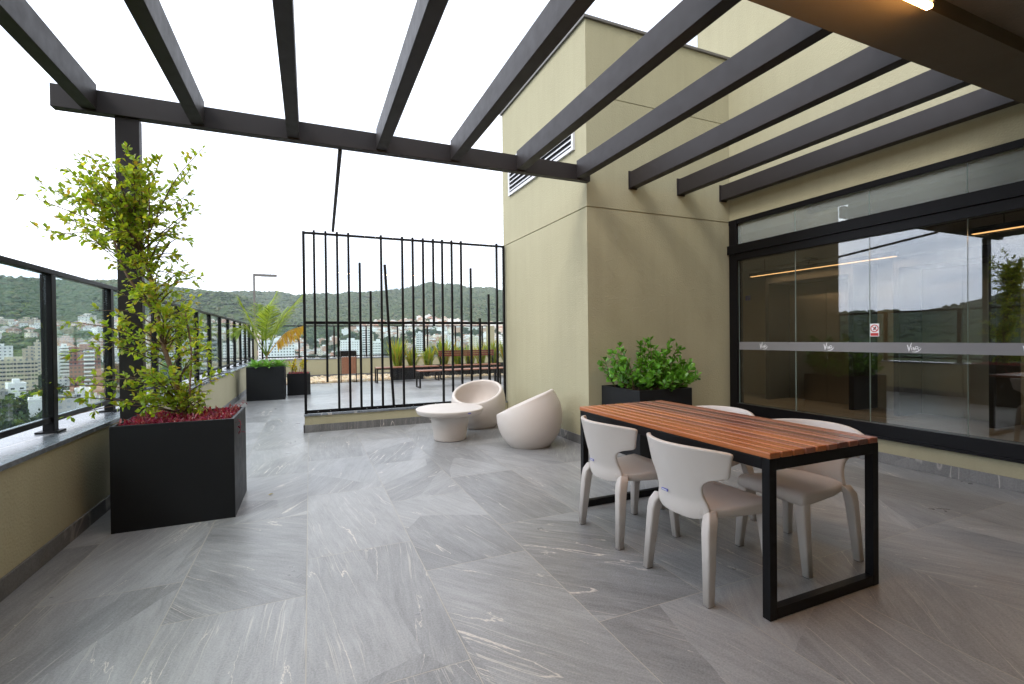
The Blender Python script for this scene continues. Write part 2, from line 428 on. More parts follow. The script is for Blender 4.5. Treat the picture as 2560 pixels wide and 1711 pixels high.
# glazed front
XG = 5.17
gf = bx(XG - .03, XG + .09, 4.53, 4.645, .242, 2.785).build('glazed_front', M['frame'], bd, bevel=.003)
tag(gf, 'black framed glass doors with a transom row and a grey safety band')
fr = MB()
fr.box(XG - .045, XG + .09, -4, 4.529, .262, .385)
fr.box(XG - .06, XG + .09, -4, 4.66, .2415, .2615)
fr.box(XG - .03, XG + .09, -4, 4.529, 2.245, 2.335)
fr.box(XG - .05, XG + .09, -4, 4.66, 2.338, 2.452)
fr.box(XG - .02, XG + .09, -4, 4.66, 2.725, 2.788)
fr.build('frame', M['frame'], gf, bevel=.002)
seams = [4.53, 3.745, 2.955, 2.185, 1.4, .62, -.16]
for a, b in zip(seams[:-1], seams[1:]):
    for (za, zb2, mt, nm) in ((.386, 2.244, 'doorglass', 'door_pane'), (2.453, 2.724, 'upglass', 'transom_pane')):
        pn = MB(); pn.box(XG + .01, XG + .02, b + .002, a - .002, za, zb2)
        ob = pn.build(nm, [M[mt], M['edge']], gf)
        for pol in ob.data.polygons:
            if abs(pol.normal.x) < .5: pol.material_index = 1
bx(XG + .004, XG + .0095, -1, 4.52, 1.085, 1.185).build('safety_film', M['film'], gf)

def ribbon(mb, pts, w, x, th=.0012, mi=0):
    """flat brush stroke on a plane of constant x; pts are (y, z), width may vary"""
    n = len(pts); ws = w if hasattr(w, '__len__') else [w] * n
    Lf, Rt = [], []
    for i in range(n):
        a = Vector(pts[max(i - 1, 0)]); b = Vector(pts[min(i + 1, n - 1)]); d = (b - a).normalized(); nn = Vector((-d.y, d.x)) * ws[i] / 2
        c = Vector(pts[i]); Lf.append(c + nn); Rt.append(c - nn)
    for i in range(n - 1):
        mb.face([(x, *Lf[i]), (x, *Lf[i + 1]), (x, *Rt[i + 1]), (x, *Rt[i])], mi)
def arc(p, q, r, n=7):
    return [tuple((1 - t) ** 2 * Vector(p) + 2 * t * (1 - t) * Vector(q) + t * t * Vector(r)) for t in [i / (n - 1) for i in range(n)]]
def viva(yc, zc):
    """hand lettered word VIVA with a smile stroke; the word runs towards smaller y"""
    mb = MB(); s = .116
    T = lambda l: [(yc - (u - .5) * s, zc + (v - .5) * s * .82) for u, v in l]
    x = XG + .0028
    w = s * .062
    ribbon(mb, T(arc((.02, .78), (.10, .5), (.13, .12))), [w * .9, w, w * 1.1, w * 1.2, w * 1.2, w * 1.1, w], x)
    ribbon(mb, T(arc((.13, .12), (.20, .55), (.32, .98))), [w, w * 1.1, w * 1.1, w, w, w * .9, w * .6], x)
    ribbon(mb, T(arc((.31, .52), (.33, .4), (.34, .24), 4)), w, x)
    ribbon(mb, T([(.30, .66), (.325, .62)]), w * .9, x)
    ribbon(mb, T(arc((.42, .56), (.45, .4), (.49, .24), 5)), w, x)
    ribbon(mb, T(arc((.49, .24), (.55, .45), (.585, .60), 5)), w, x)
    ribbon(mb, T(arc((.585, .60), (.57, .4), (.63, .24), 5)), w * .9, x)
    ribbon(mb, T(arc((.585, .60), (.68, .66), (.76, .56), 5)), w * .9, x)
    ribbon(mb, T(arc((.60, .38), (.68, .44), (.78, .40), 5)), w * .8, x)
    ribbon(mb, T(arc((.76, .56), (.74, .4), (.78, .28), 4)), w * .9, x)
    ribbon(mb, T([(.86, .56), (.885, .53)]), w * .9, x)
    ribbon(mb, T(arc((.34, .10), (.78, .0), (.97, .48), 11)), [w * .3, w * .6, w * .8, w, w * 1.1, w * 1.1, w, w, w * .8, w * .6, w * .3], x)
    return mb
for yc in (4.155, 3.357, 2.571, 1.785, .99):
    viva(yc, 1.137).build('lettering', M['white'], gf)

# interior
bx(5.36, 9.0, -4, 7.6, .02, .10).build('interior_floor', M['skirt'], bd)
bx(5.27, 9.0, -4, 7.6, 2.60, 2.785).build('interior_ceiling', M['inceil'], bd)
bx(8.26, 8.4, -4, 7.6, .10, 2.6).build('interior_wall', M['inwall'], bd)
bx(5.27, 8.26, 7.2, 7.4, .10, 2.6).build('interior_wall', M['inwall'], bd)
bx(5.171, 5.27, 4.66, 7.2, 0, 2.785).build('interior_wall', M['inwall'], bd)
bx(5.37, 8.26, -4.2, -4, .10, 2.6).build('interior_wall', M['inwall'], bd)
for (ya, yb) in ((6.12, 4.60), (4.06, 2.96), (1.9, .8)):
    lf2 = MB()
    lf2.box(7.66, 8.258, yb, yb + .07, .101, 2.35); lf2.box(7.66, 8.258, ya - .07, ya, .101, 2.35)
    lf2.box(7.66, 8.258, yb + .071, ya - .071, 2.2, 2.35)
    lo = lf2.build('lift_portal', M['darkpanel'], bd)
    m_ = (ya + yb) / 2
    for u, v in ((yb + .08, m_ - .003), (m_ + .003, ya - .08)):
        bx(8.20, 8.24, u, v, .103, 2.19).build('lift_door', M['instainless'], lo)
l = bx(7.35, 7.41, 3.86, 6.2, 2.33, 2.39).build('linear_lamp', M['black']); tag(l, 'long black linear lamp with a warm strip inside, in front of the lift doors', 'lamp', 'linear lamps')
bx(7.352, 7.408, 3.88, 6.18, 2.324, 2.329).build('light_strip', M['ledin'], l)
for yy in (4.2, 5.9): MB().tube([(7.38, yy, 2.39), (7.38, yy, 2.6)], .004).build('wire', M['black'], l)
l = bx(6.6, 6.66, .5, 2.77, 2.34, 2.40).build('linear_lamp', M['black']); tag(l, 'black linear lamp with a warm strip inside, high behind the rightmost glass pane', 'lamp', 'linear lamps')
bx(6.602, 6.658, .52, 2.75, 2.334, 2.339).build('light_strip', M['ledin'], l)
for yy in (.8, 2.5): MB().tube([(6.63, yy, 2.40), (6.63, yy, 2.6)], .004).build('wire', M['black'], l)
l = bx(.6, 3.0, 1.39, 1.44, 2.985, 3.025).build('linear_lamp', M['black']); tag(l, 'lit warm linear lamp under the canopy slab, at the top right of the picture', 'lamp', 'linear lamps')
bx(.602, 2.998, 1.400, 1.430, 2.960, 2.984).build('light_strip', M['led'], l, bevel=.006)
bx(.7, 2.9, 1.405, 1.425, 3.025, 3.10).build('bracket', M['black'], l)
d = MB().lathe([(.001, 0), (.10, 0), (.12, .02), (.12, .035), (.001, .035)], (8.0, 5.5, 2.56), 24).build('ceiling_detector', M['darkpanel']); tag(d, 'dark round detector on the ceiling inside the glass doors', 'detector')
MB().tube([(8.0, 5.52, 2.56), (8.0, 5.55, 2.45), (8.0, 5.53, 2.35)], .005).build('cable', M['black'], d)
d = bx(8.22, 8.258, 6.93, 7.03, 1.98, 2.08).build('wall_reader', M['blue'], bevel=.01); tag(d, 'small blue lit access reader on the interior wall left of the lift', 'reader')
d = bx(5.75, 6.25, 3.0, 4.0, .1005, .112).build('door_mat', M['black']); tag(d, 'dark ribbed mat on the floor just inside the glass doors', 'mat')
for nm, x_, y0_, y1_ in (('inside_lamp_light', 7.38, 3.88, 6.18), ('inside_lamp_light', 6.63, .52, 2.75)):
    al = bpy.data.lights.new(nm, 'AREA'); al.shape = 'RECTANGLE'; al.size = .05; al.size_y = y1_ - y0_; al.energy = 20; al.color = (1, .62, .32)
    ao = bpy.data.objects.new(nm, al); COL.objects.link(ao); ao.location = (x_, (y0_ + y1_) / 2, 2.318)
# prohibition sign on the glass
sg = bx(XG + .004, XG + .009, 2.868, 2.948, 1.245, 1.372).build('warning_sign', M['white']); tag(sg, 'small red and white prohibition sign stuck on the glass door', 'sign')
mb = MB(); x = XG + .0035; c = (2.908, 1.325)
ring = [(c[0] + .033 * math.cos(t), c[1] + .033 * math.sin(t)) for t in [i * math.pi / 14 for i in range(29)]]
ribbon(mb, ring, .009, x); ribbon(mb, [(c[0] - .022, c[1] - .022 + 0), (c[0] + .022, c[1] + .022)], .007, x - .0002)
mb.box(XG + .0030, XG + .0039, 2.873, 2.943, 1.251, 1.279)
mb.build('red_marking', M['red'], sg)
mb = MB(); ribbon(mb, [(2.918, 1.31), (2.905, 1.322), (2.898, 1.342)], .013, x + .0002); ribbon(mb, [(2.893, 1.314), (2.92, 1.334)], .008, x + .0001)
mb.build('pictogram', M['black'], sg)

# ------------------------------------------------------------------ pergola
pg = empty('pergola', (.6, 4.6, 0), 'dark brown steel pergola of ten rafters on one post', 'pergola')
bx(-1.745, 2.945, 4.575, 4.655, 3.03, 3.20).build('front_beam', M['steel'], pg, bevel=.003)
po = bx(-1.37, -1.215, 4.602, 4.675, 0, 3.029).build('post', M['steel'], pg, bevel=.003)
rx = [-1.565, -.865, -.155, .60, 1.315, 2.035, 2.765, 3.545, 4.285, 5.0]
for i, x0 in enumerate(rx):
    y1 = 4.574 if i < 7 else 4.645
    bx(x0, x0 + .098, 1.787, y1, 3.047, 3.238).build('rafter', M['steel'], pg, bevel=.003)
    if i >= 7:
        pl = MB(); pl.box(x0 - .012, x0 + .11, 4.646, 4.659, 3.035, 3.25)
        pl.build('end_plate', M['steel'], pg)
MB().bar((.285, 4.655, 3.03), (.32, 7.05, 2.79), .035, .035).build('tie_bar', M['steel'], pg)

# ------------------------------------------------------------------ slatted screen on its low wall
kw = empty('low_wall', (1.4, 7.1, 0), 'low olive kerb wall carrying the slatted screen', 'wall')
bx(-.075, XB - .015, 7.07, 7.2, 0, .225).build('wall', M['stucco'], kw)
bx(-.085, XB - .015, 7.055, 7.21, .226, .25).build('coping', M['coping'], kw, bevel=.002)
bx(-.09, XB - .015, 7.056, 7.07, 0, .105).build('skirting', M['skirt'], kw)
bx(-.09, -.075, 7.056, 7.2, 0, .105).build('skirting', M['skirt'], kw)
sc = empty('slatted_screen', (1.4, 7.13, .25), 'black metal screen of uneven vertical bars backed with clear glass', 'screen')
YS = 7.10
fr = MB()
fr.box(-.075, -.04, YS, YS + .035, .252, 2.77); fr.box(2.895, 2.93, YS, YS + .035, .252, 2.765)
fr.box(-.04, 2.895, YS + .002, YS + .033, 2.735, 2.765); fr.box(-.04, 2.895, YS + .002, YS + .033, .255, .30)
fr.box(-.04, 2.895, YS + .002, YS + .033, 1.492, 1.530)
fr.build('frame', M['black'], sc)
bars = [(.075, 2.785, 1.07), (.225, 2.785, .68), (.375, 2.785, .285), (.525, 2.785, .285), (.675, 2.37, .285), (.82, 1.97, .285),
        (.975, 2.785, .285), (1.28, 2.785, .285), (1.435, 2.785, .69), (1.59, 2.785, 1.08), (1.745, 2.785, 1.47), (1.885, 2.785, .285),
        (2.035, 2.785, .44), (2.185, 2.785, .56), (2.34, 2.37, .46), (2.485, 1.585, .6), (2.635, 1.97, .56), (2.78, 2.785, .285)]
for x, a, b in bars:
    bx(x - .0150, x + .0150, YS - .032, YS + .001, b, a).build('bar', M['black'], sc)
MB().bar((1.025, YS - .015, 2.36), (1.13, YS - .015, .285), .034, .034, up=(0, 1, 0)).build('leaning_bar', M['black'], sc)
for a, b in ((-.038, .973), (.977, 1.93), (1.934, 2.893)):
    for za, zb2 in ((.302, 1.495), (1.529, 2.733)):
        bx(a, b, YS + .012, YS + .020, za, zb2).build('glass_pane', M['screenglass'], sc)
sw = MB()
for x in (.10, .26, .75, .9, 1.15, 1.42, 1.58, 1.76, 2.5, 2.66):
    for z in (.277, 2.75):
        if z > 1 and x < .7: continue
        sw.box(x - .004, x + .004, YS - .001, YS + .0015, z - .004, z + .004)
sw.build('screws', M['screw'], sc)

# lamp post on the far left corner
lp = bx(-1.62, -1.565, 17.03, 17.085, 1.69, 3.40).build('lamp_post', M['lamp']); tag(lp, 'slim grey lamp post with a single flat arm at the far left corner', 'lamp post')
bx(-1.564, -.94, 17.025, 17.09, 3.325, 3.398).build('arm', M['lamp'], lp)
bx(-1.4, -1.0, 17.04, 17.075, 3.318, 3.324).build('lens', M['alu'], lp)

# ------------------------------------------------------------------ furniture
def recalc(o):
    b = bmesh.new(); b.from_mesh(o.data); bmesh.ops.recalc_face_normals(b, faces=b.faces); b.to_mesh(o.data); b.free(); return o

def loft(mb, loops):
    mb.grid(loops, True)
    n = len(loops[0]); a = len(mb.v) - n * len(loops)
    mb.f.append(tuple(a + i for i in range(n))); mb.m.append(0)
    b = len(mb.v) - n
    mb.f.append(tuple(b + i for i in range(n))); mb.m.append(0)
    return mb

def rrect(a, b, r, k=3):
    """rounded rectangle outline with half sizes a, b"""
    out = []
    for cx, cy, s in ((a - r, b - r, 0), (-a + r, b - r, 1), (-a + r, -b + r, 2), (a - r, -b + r, 3)):
        for i in range(k + 1):
            t = (s + i / k) * math.pi / 2
            out.append((cx + r * math.cos(t), cy + r * math.sin(t)))
    return out

def leg_loft(path, sizes, mb=None, kk=4):
    """sections stay roughly horizontal where the leg is upright, so feet sit flat"""
    mb = mb or MB(); loops = []
    path = [Vector(p) for p in path]
    for i, p in enumerate(path):
        d = (path[min(i + 1, len(path) - 1)] - path[max(i - 1, 0)]).normalized()
        if i == len(path) - 1: d = Vector((0, 0, -1))
        f = Vector((1, 0, 0)); f = (f - d * f.dot(d)); f.normalize(); s_ = d.cross(f)
        a, b = sizes[i]
        loops.append([p + f * u + s_ * v for u, v in rrect(a, b, min(a, b) * .42, kk)])
    return loft(mb, loops)

def legfin(o):
    recalc(o); sm = [True] * len(o.data.polygons); sm[-1] = sm[-2] = False
    o.data.polygons.foreach_set('use_smooth', sm)

def make_chair():
    root = empty('shell_chair', (0, 0, 0), 'x', 'chair', 'taupe shell chairs round the slatted table')
    loops = []
    for x, w, zt_, zb_ in ((-.205, .12, .432, .40), (-.195, .15, .436, .39), (-.15, .175, .432, .385), (-.05, .192, .424, .375), (.06, .20, .428, .37), (.15, .205, .436, .366), (.205, .206, .438, .364), (.228, .204, .430, .366), (.238, .198, .415, .376)):
        lp_ = []
        zc, hh = (zt_ + zb_) / 2, (zt_ - zb_) / 2
        for u, v in rrect(w, hh, min(hh * .9, .018), 4):
            dish = -.010 * (1 - (u / w) ** 2) if v > 0 else 0
            lp_.append((x, u, zc + v + dish))
        loops.append(lp_)
    st = recalc(loft(MB(), loops).build('seat', M['plastic'], root, smooth=True))
    rows = []
    for z, w in ((.372, .07), (.378, .13), (.392, .165), (.412, .176), (.44, .172), (.465, .160), (.50, .152), (.535, .153), (.562, .168), (.578, .19), (.588, .22), (.594, .248), (.600, .262), (.618, .266), (.655, .274), (.70, .284), (.73, .290), (.742, .288)):
        t = (z - .40) / .36
        xb = -.198 - .075 * t - .02 * math.sin(max(0, t) * 1.5) - .022 * max(0, min(1, (.46 - z) / .06))
        rows.append([(xb + 1.75 * (w * j / 8) ** 2, w * j / 8, z - (.018 * abs(j / 8) ** 3 if z > .7 else 0)) for j in range(-8, 9)])
    bk = MB().grid(rows).build('backrest', M['plastic'], root, smooth=True, solid=.024, sub=2)
    bk.modifiers['Solidify'].offset = 0
    for s in (-1, 1):
        rear = leg_loft([(-.130, s * .150, .392), (-.148, s * .166, .405), (-.172, s * .180, .396), (-.187, s * .188, .368), (-.195, s * .192, .33), (-.222, s * .212, .003)],
                        [(.016, .010), (.024, .018), (.029, .024), (.0305, .026), (.0295, .0255), (.0215, .0185)])
        legfin(rear.build('leg', M['plastic'], root, smooth=True))
        front = leg_loft([(.195, s * .168, .405), (.20, s * .175, .37), (.203, s * .182, .30), (.212, s * .212, .003)],
                         [(.033, .032), (.032, .030), (.029, .027), (.0205, .0185)])
        legfin(front.build('leg', M['plastic'], root, smooth=True))
    for s in (-1, 1):
        for x in (-.222, .212):
            bx(x - .018, x + .018, s * .212 - .016, s * .212 + .016, .0, .0035).build('foot_pad', M['black'], root)
    lb = MB(); lb.box(-.2415, -.2385, .035, .077, .470, .482, 0); lb.box(-.2425, -.2415, .039, .073, .4725, .4795, 1)
    lo_ = lb.build('maker_plate', [M['blue'], M['alu']], root)
    return root

ch = make_chair()
chairs = [(1.912, 2.556, 0, 'taupe shell chair at the near long side of the table, left of the two'),
          (1.925, 1.890, 0, 'taupe shell chair nearest the camera, pushed under the near long side of the table'),
          (2.575, 2.545, math.pi, 'taupe shell chair behind the table, only its curved top rim showing'),
          (2.592, 1.878, math.pi, 'taupe shell chair on the far side of the table, seen through the near end frame')]
for i, (x, y, rz, lb) in enumerate(chairs):
    c = ch if i == 0 else copy_tree(ch)
    c.location = (x, y, 0); c.rotation_euler.z = rz + (0, .02, -.03, .015)[i]; c['label'] = lb

# slatted table
tb = empty('dining_table', (2.25, 2.26, 0), 'long table with a red brown slatted hardwood top on black end frames', 'table')
X0, X1, Y0, Y1 = 1.858, 2.640, 1.468, 3.055
tp = MB(); nsl = 10; pitch = (X1 - X0) / nsl
for i in range(nsl):
    a = X0 - .004 + i * pitch
    tp.box(a, a + pitch - .010, Y0 - .006, Y1 + .004, .722, .75, (0, 0, 0, 1, 0, 1, 2, 1, 2, 1)[i])
tp.build('tabletop', [M['wood1'], M['wood2'], M['wood3']], tb, bevel=.005, seg=3)
fr = MB()
fr.box(X0, X0 + .04, Y0 + .041, Y1 - .041, .668, .7205); fr.box(X1 - .04, X1, Y0 + .041, Y1 - .041, .668, .7205)
fr.build('apron', M['black'], tb, bevel=.002)
for y in (Y0, Y1 - .04):
    e = MB()
    e.box(X0, X0 + .045, y, y + .04, 0, .7205); e.box(X1 - .045, X1, y, y + .04, 0, .7205)
    e.box(X0 + .0451, X1 - .0451, y, y + .04, .668, .7200); e.box(X0 + .0451, X1 - .0451, y, y + .04, .002, .05)
    e.build('leg_frame', M['black'], tb, bevel=.002)
MB().bar((2.25, Y0 + .045, .69), (2.25, Y1 - .045, .69), .04, .03).build('centre_rail', M['black'], tb)

# egg shaped lounge chairs
def pod(cx, cy, face, label, tilt=.135):
    """hollow egg: outer wall, rolled rim on an inclined plane, bowl inside"""
    f = math.atan2(*reversed(face)); S = 64
    prof = [(.0, .238), (.012, .252), (.05, .285), (.10, .322), (.16, .352), (.22, .372), (.28, .385), (.34, .390), (.40, .388), (.46, .378), (.52, .360), (.58, .334), (.64, .298), (.70, .25)]
    def rad(z):
        z = max(0, min(.70, z))
        for (za, ra), (zb_, rb) in zip(prof[:-1], prof[1:]):
            if z <= zb_: return ra + (rb - ra) * (z - za) / (zb_ - za)
        return prof[-1][1]
    cols = []
    for k in range(S):
        t = 2 * math.pi * k / S; cc = math.cos(t - f)
        zr = .505 - tilt * cc - .012 * math.cos(2 * (t - f))
        pts = []
        for i in range(15):
            z = zr * (i / 14) ** .9; pts.append((rad(z), z))
        ro = rad(zr); th = .050
        for a in (30, 60, 90, 120, 150, 180):      # rolled rim
            pts.append((ro - th / 2 + th / 2 * math.cos(R(a)), zr + th * .42 * math.sin(R(a))))
        ri = ro - th; zs = .285
        for i in range(1, 9):
            q = i / 8; z = zr + (zs - zr) * (1 - (1 - q) ** 1.6)
            r_ = (rad(z) - th) * (1 - .16 * q ** 3)
            pts.append((r_, z))
        r_l = pts[-1][0]
        for q in (.82, .6, .35, .1): pts.append((r_l * q, zs - .028 * (1 - q ** 2)))
        cols.append([(cx + r * math.cos(t), cy + r * math.sin(t), z) for r, z in pts])
    rows = [[cols[k][i] for k in range(S)] for i in range(len(cols[0]))]
    mb = MB().grid(rows, True)
    n = len(mb.v); mb.f.append(tuple(n - S + k for k in range(S))); mb.m.append(0)
    root = empty('egg_chair', (cx, cy, 0), label, 'lounge chair', 'taupe egg shaped lounge chairs')
    recalc(mb.build('shell', M['plastic'], root, smooth=True))
    MB().lathe([(.236, -.001), (.236, .004)], (cx, cy, 0)).build('base_ring', M['black'], root, smooth=True)
    return root
pod(2.235, 6.47, (-.62, -.78), 'taupe egg shaped lounge chair in front of the screen, its hollow seat facing the camera')
pod(2.385, 5.07, (-.80, .64), 'taupe egg shaped lounge chair by the olive wall, turned side on', .15)

ct = empty('coffee_table', (1.62, 5.80, 0), 'round low taupe coffee table between the two egg chairs', 'coffee table')
c = (1.62, 5.80, 0)
MB().lathe([(.001, .328), (.27, .328), (.395, .333), (.405, .338), (.424, .385), (.424, .392), (.418, .398), (.405, .4), (.001, .4)], c, 72).build('tabletop', M['plastic'], ct, smooth=True)
recalc(ct.children[0])
MB().lathe([(.185, .004), (.195, .004), (.2, .012), (.248, .328)], c, 56).build('pedestal', M['plastic'], ct, smooth=True)
MB().lathe([(.19, -.001), (.19, .004)], c).build('base_ring', M['black'], ct, smooth=True)
a = R(-72)
M4 = Matrix.Translation((1.62, 5.8, 0)) @ Matrix.Rotation(a + math.pi / 2 * 0, 4, 'Z')
lb = MB(); lb.box(.414, .4225, -.022, .022, .368, .378, 0, M4)
lb.build('maker_plate', M['blue'], ct)

# planters
def planter(x0, x1, y0, y1, h, label, soil=.05, group='black cube planters', t=.022, cat='planter'):
    root = empty('planter', ((x0 + x1) / 2, (y0 + y1) / 2, 0), label, cat, group)
    mb = MB(); o_ = [(x0, y0), (x1, y0), (x1, y1), (x0, y1)]; i_ = [(x0 + t, y0 + t), (x1 - t, y0 + t), (x1 - t, y1 - t), (x0 + t, y1 - t)]
    zi = h - soil - .03
    for k in range(4):
        a_, b_ = o_[k], o_[(k + 1) % 4]; c_, d_ = i_[(k + 1) % 4], i_[k]
        mb.face([(*a_, 0), (*b_, 0), (*b_, h), (*a_, h)]); mb.face([(*a_, h), (*b_, h), (*c_, h), (*d_, h)])
        mb.face([(*d_, h), (*c_, h), (*c_, zi), (*d_, zi)])
    ob = mb.build('box', M['planter'], root)
    b = bmesh.new(); b.from_mesh(ob.data); bmesh.ops.remove_doubles(b, verts=b.verts, dist=1e-5); b.to_mesh(ob.data); b.free()
    md = ob.modifiers.new('Bevel', 'BEVEL'); md.width = .003; md.segments = 2; md.limit_method = 'ANGLE'
    # lumpy soil
    rr = random.Random(int(x0 * 100)); nn = 10; rows = []
    for j in range(nn + 1):
        rows.append([(x0 + t + (x1 - x0 - 2 * t) * i / nn, y0 + t + (y1 - y0 - 2 * t) * j / nn, h - soil + rr.uniform(-.012, .012)) for i in range(nn + 1)])
    MB().grid(rows).build('soil', M['soil'], root)
    return root
planter(-1.225, -.507, 3.915, 4.585, .712, 'large black cube planter in the left foreground, against the pergola post')
planter(-1.23, -.50, 11.29, 12.0, .715, 'black cube planter with the palm, at the far left by the railing')
planter(-.485, .01, 12.0, 12.5, .50, 'smaller black planter with yellow leaves, right of the palm planter')
planter(3.10, 3.80, 3.935, 4.62, .71, 'black cube planter in the corner behind the slatted table')
tr1 = planter(2.32, 3.30, 14.85, 15.25, .42, 'black trough planter on the pebbles, leftmost of the row behind the benches', .03, 'black trough planters')
planter(3.36, 5.05, 15.0, 15.4, .42, 'long black trough planter in the middle of the row behind the benches', .03, 'black trough planters')
planter(5.10, 6.9, 15.0, 15.4, .42, 'black trough planter at the right end of the row behind the benches', .03, 'black trough planters')

# benches
def bench(x0, x1, y0, y1, label, back=False):
    root = empty('backrest_bench' if back else 'bench', ((x0 + x1) / 2, (y0 + y1) / 2, 0), label, 'bench', 'wood and black metal benches')
    mb = MB(); n_ = 4; p_ = (y1 - y0) / n_
    for i in range(n_): mb.box(x0, x1, y0 + i * p_, y0 + (i + 1) * p_ - .012, .425, .45)
    mb.build('seat', M['woodb'], root, bevel=.003)
    ap = MB(); ap.box(x0 + .041, x1 - .041, y0, y0 + .03, .385, .423); ap.box(x0 + .041, x1 - .041, y1 - .042, y1 - .012, .385, .423); ap.build('apron', M['black'], root)
    for x in (x0, x1 - .04):
        e = MB(); e.box(x, x + .04, y0, y0 + .04, 0, .424); e.box(x, x + .04, y1 - .052, y1 - .012, 0, .424)
        e.box(x, x + .04, y0 + .0401, y1 - .0521, .388, .424); e.box(x, x + .04, y0 + .0401, y1 - .0521, 0, .035)
        e.build('leg_frame', M['black'], root)
    if back:
        b = MB()
        for z in (.71, .775, .84): b.box(x0 - .03, x1 - .03, y1 + .02, y1 + .045, z, z + .056)
        b.build('backrest', M['woodd'], root, bevel=.003)
        for x in (x0 + .02, (x0 + x1) / 2, x1 - .08): bx(x, x + .035, y1 + .046, y1 + .07, .38, .89).build('back_post', M['black'], root)
    return root
bench(2.58, 4.70, 12.08, 12.55, 'slatted bench in front, nearest the screen, below the backrest bench')
bench(1.77, 3.62, 14.07, 14.55, 'slatted bench at the left of the seating row, behind the leaning bar')
bench(3.75, 5.62, 14.08, 14.55, 'bench with a dark red slatted backrest among the sword plants', True)
bench(4.80, 6.6, 12.08, 12.55, 'slatted bench at the far right, half hidden by the stair block')

# litter bin
bn = empty('litter_bin', (1.05, 14.85, 0), 'litter bin clad in brown slats with a black hood, on two posts', 'bin')
mb = MB()
for i in range(6): mb.box(.862 + i * .066, .925 + i * .066, 14.70, 14.715, .27, .765)
for i in range(5): mb.box(1.262, 1.275, 14.72 + i * .06, 14.776 + i * .06, .27, .765)
mb.box(.875, 1.255, 14.716, 15.02, .28, .75)
mb.build('slat_body', M['woodbin'], bn)
mb = MB(); mb.face([(.825, 14.66, .935), (1.285, 14.66, .925), (1.285, 15.04, .95), (.825, 15.04, .95)])
mb.box(.84, 1.275, 14.72, 15.03, .775, .92); mb.box(.825, 1.285, 14.67, 15.05, .921, .94)
mb.build('hood', M['black'], bn)
for x in (.845, 1.278): bx(x - .012, x + .012, 14.80, 14.83, 0, .90).build('post', M['black'], bn)

# pebble bed
pb = MB(); rp = random.Random(5)
ico = [(0, 0, 1), (.89, 0, .45), (.28, .85, .45), (-.72, .53, .45), (-.72, -.53, .45), (.28, -.85, .45), (.72, .53, -.45), (-.28, .85, -.45), (-.89, 0, -.45), (-.28, -.85, -.45), (.72, -.53, -.45), (0, 0, -1)]
icf = [(0, 1, 2), (0, 2, 3), (0, 3, 4), (0, 4, 5), (0, 5, 1), (1, 6, 2), (2, 7, 3), (3, 8, 4), (4, 9, 5), (5, 10, 1), (6, 7, 2), (7, 8, 3), (8, 9, 4), (9, 10, 5), (10, 6, 1), (6, 11, 7), (7, 11, 8), (8, 11, 9), (9, 11, 10), (10, 11, 6)]
def blob(mb, c, r, rnd, sq=(1, 1, 1), jit=.15, mi=0):
    n = len(mb.v)
    for q in ico:
        j = 1 + rnd.uniform(-jit, jit)
        mb.v.append((c[0] + q[0] * r * sq[0] * j, c[1] + q[1] * r * sq[1] * j, c[2] + q[2] * r * sq[2] * j))
    for f in icf: mb.f.append(tuple(n + i for i in f)); mb.m.append(mi)
for i in range(9000):
    y = 14.93 + 2.2 * rp.random() ** 1.6; x = rp.uniform(-1.3, 7.2)
    if y > 15.9 and rp.random() < .5: continue
    r = rp.uniform(.022, .05)
    blob(pb, (x, y, r * .5 + rp.choice((0, 0, .03))), r, rp, (1.2, 1, .7), .2)
o = pb.build('pebble_bed', M['pebble'], smooth=True); tag(o, 'bed of cream and ochre pebbles along the far parapet', 'pebbles', kind='stuff')

# ------------------------------------------------------------------ plants
def leaf(mb, p, d, up, L, W, fold=.25, curl=.15, mi=0, shape=((.0, .0), (.3, .85), (.6, .95), (1, 0))):
    d = d.normalized(); s = d.cross(up)
    if s.length < 1e-4: s = Vector((1, 0, 0))
    s.normalize(); n = s.cross(d)
    n0 = len(mb.v); rows = []
    for t, w in shape:
        c = p + d * L * t - n * L * curl * t * t
        if w == 0: mb.v.append(tuple(c)); rows.append((len(mb.v) - 1,))
        else:
            e = n * W * .5 * w * fold
            mb.v += [tuple(c + s * W * .5 * w + e), tuple(c), tuple(c - s * W * .5 * w + e)]
            rows.append((len(mb.v) - 3, len(mb.v) - 2, len(mb.v) - 1))
    for a, b in zip(rows[:-1], rows[1:]):
        if len(a) == 1 and len(b) == 3: fs = [(a[0], b[0], b[1]), (a[0], b[1], b[2])]
        elif len(a) == 3 and len(b) == 3: fs = [(a[0], b[0], b[1], a[1]), (a[1], b[1], b[2], a[2])]
        elif len(a) == 3: fs = [(a[0], b[0], a[1]), (a[1], b[0], a[2])]
        else: fs = []
        for f in fs: mb.f.append(f); mb.m.append(mi)
def rv(r, s=1): return Vector((r.gauss(0, s), r.gauss(0, s), r.gauss(0, s)))
def curve(pts, n=10):
    """smooth curve through points"""
    pts = [Vector(p) for p in pts]; out = []
    P_ = [pts[0] * 2 - pts[1]] + pts + [pts[-1] * 2 - pts[-2]]
    for i in range(1, len(P_) - 2):
        a, b, c, d = P_[i - 1:i + 3]
        for k in range(n):
            t = k / n; out.append(.5 * ((2 * b) + (c - a) * t + (2 * a - 5 * b + 4 * c - d) * t * t + (3 * b - a - 3 * c + d) * t ** 3))
    out.append(pts[-1]); return out

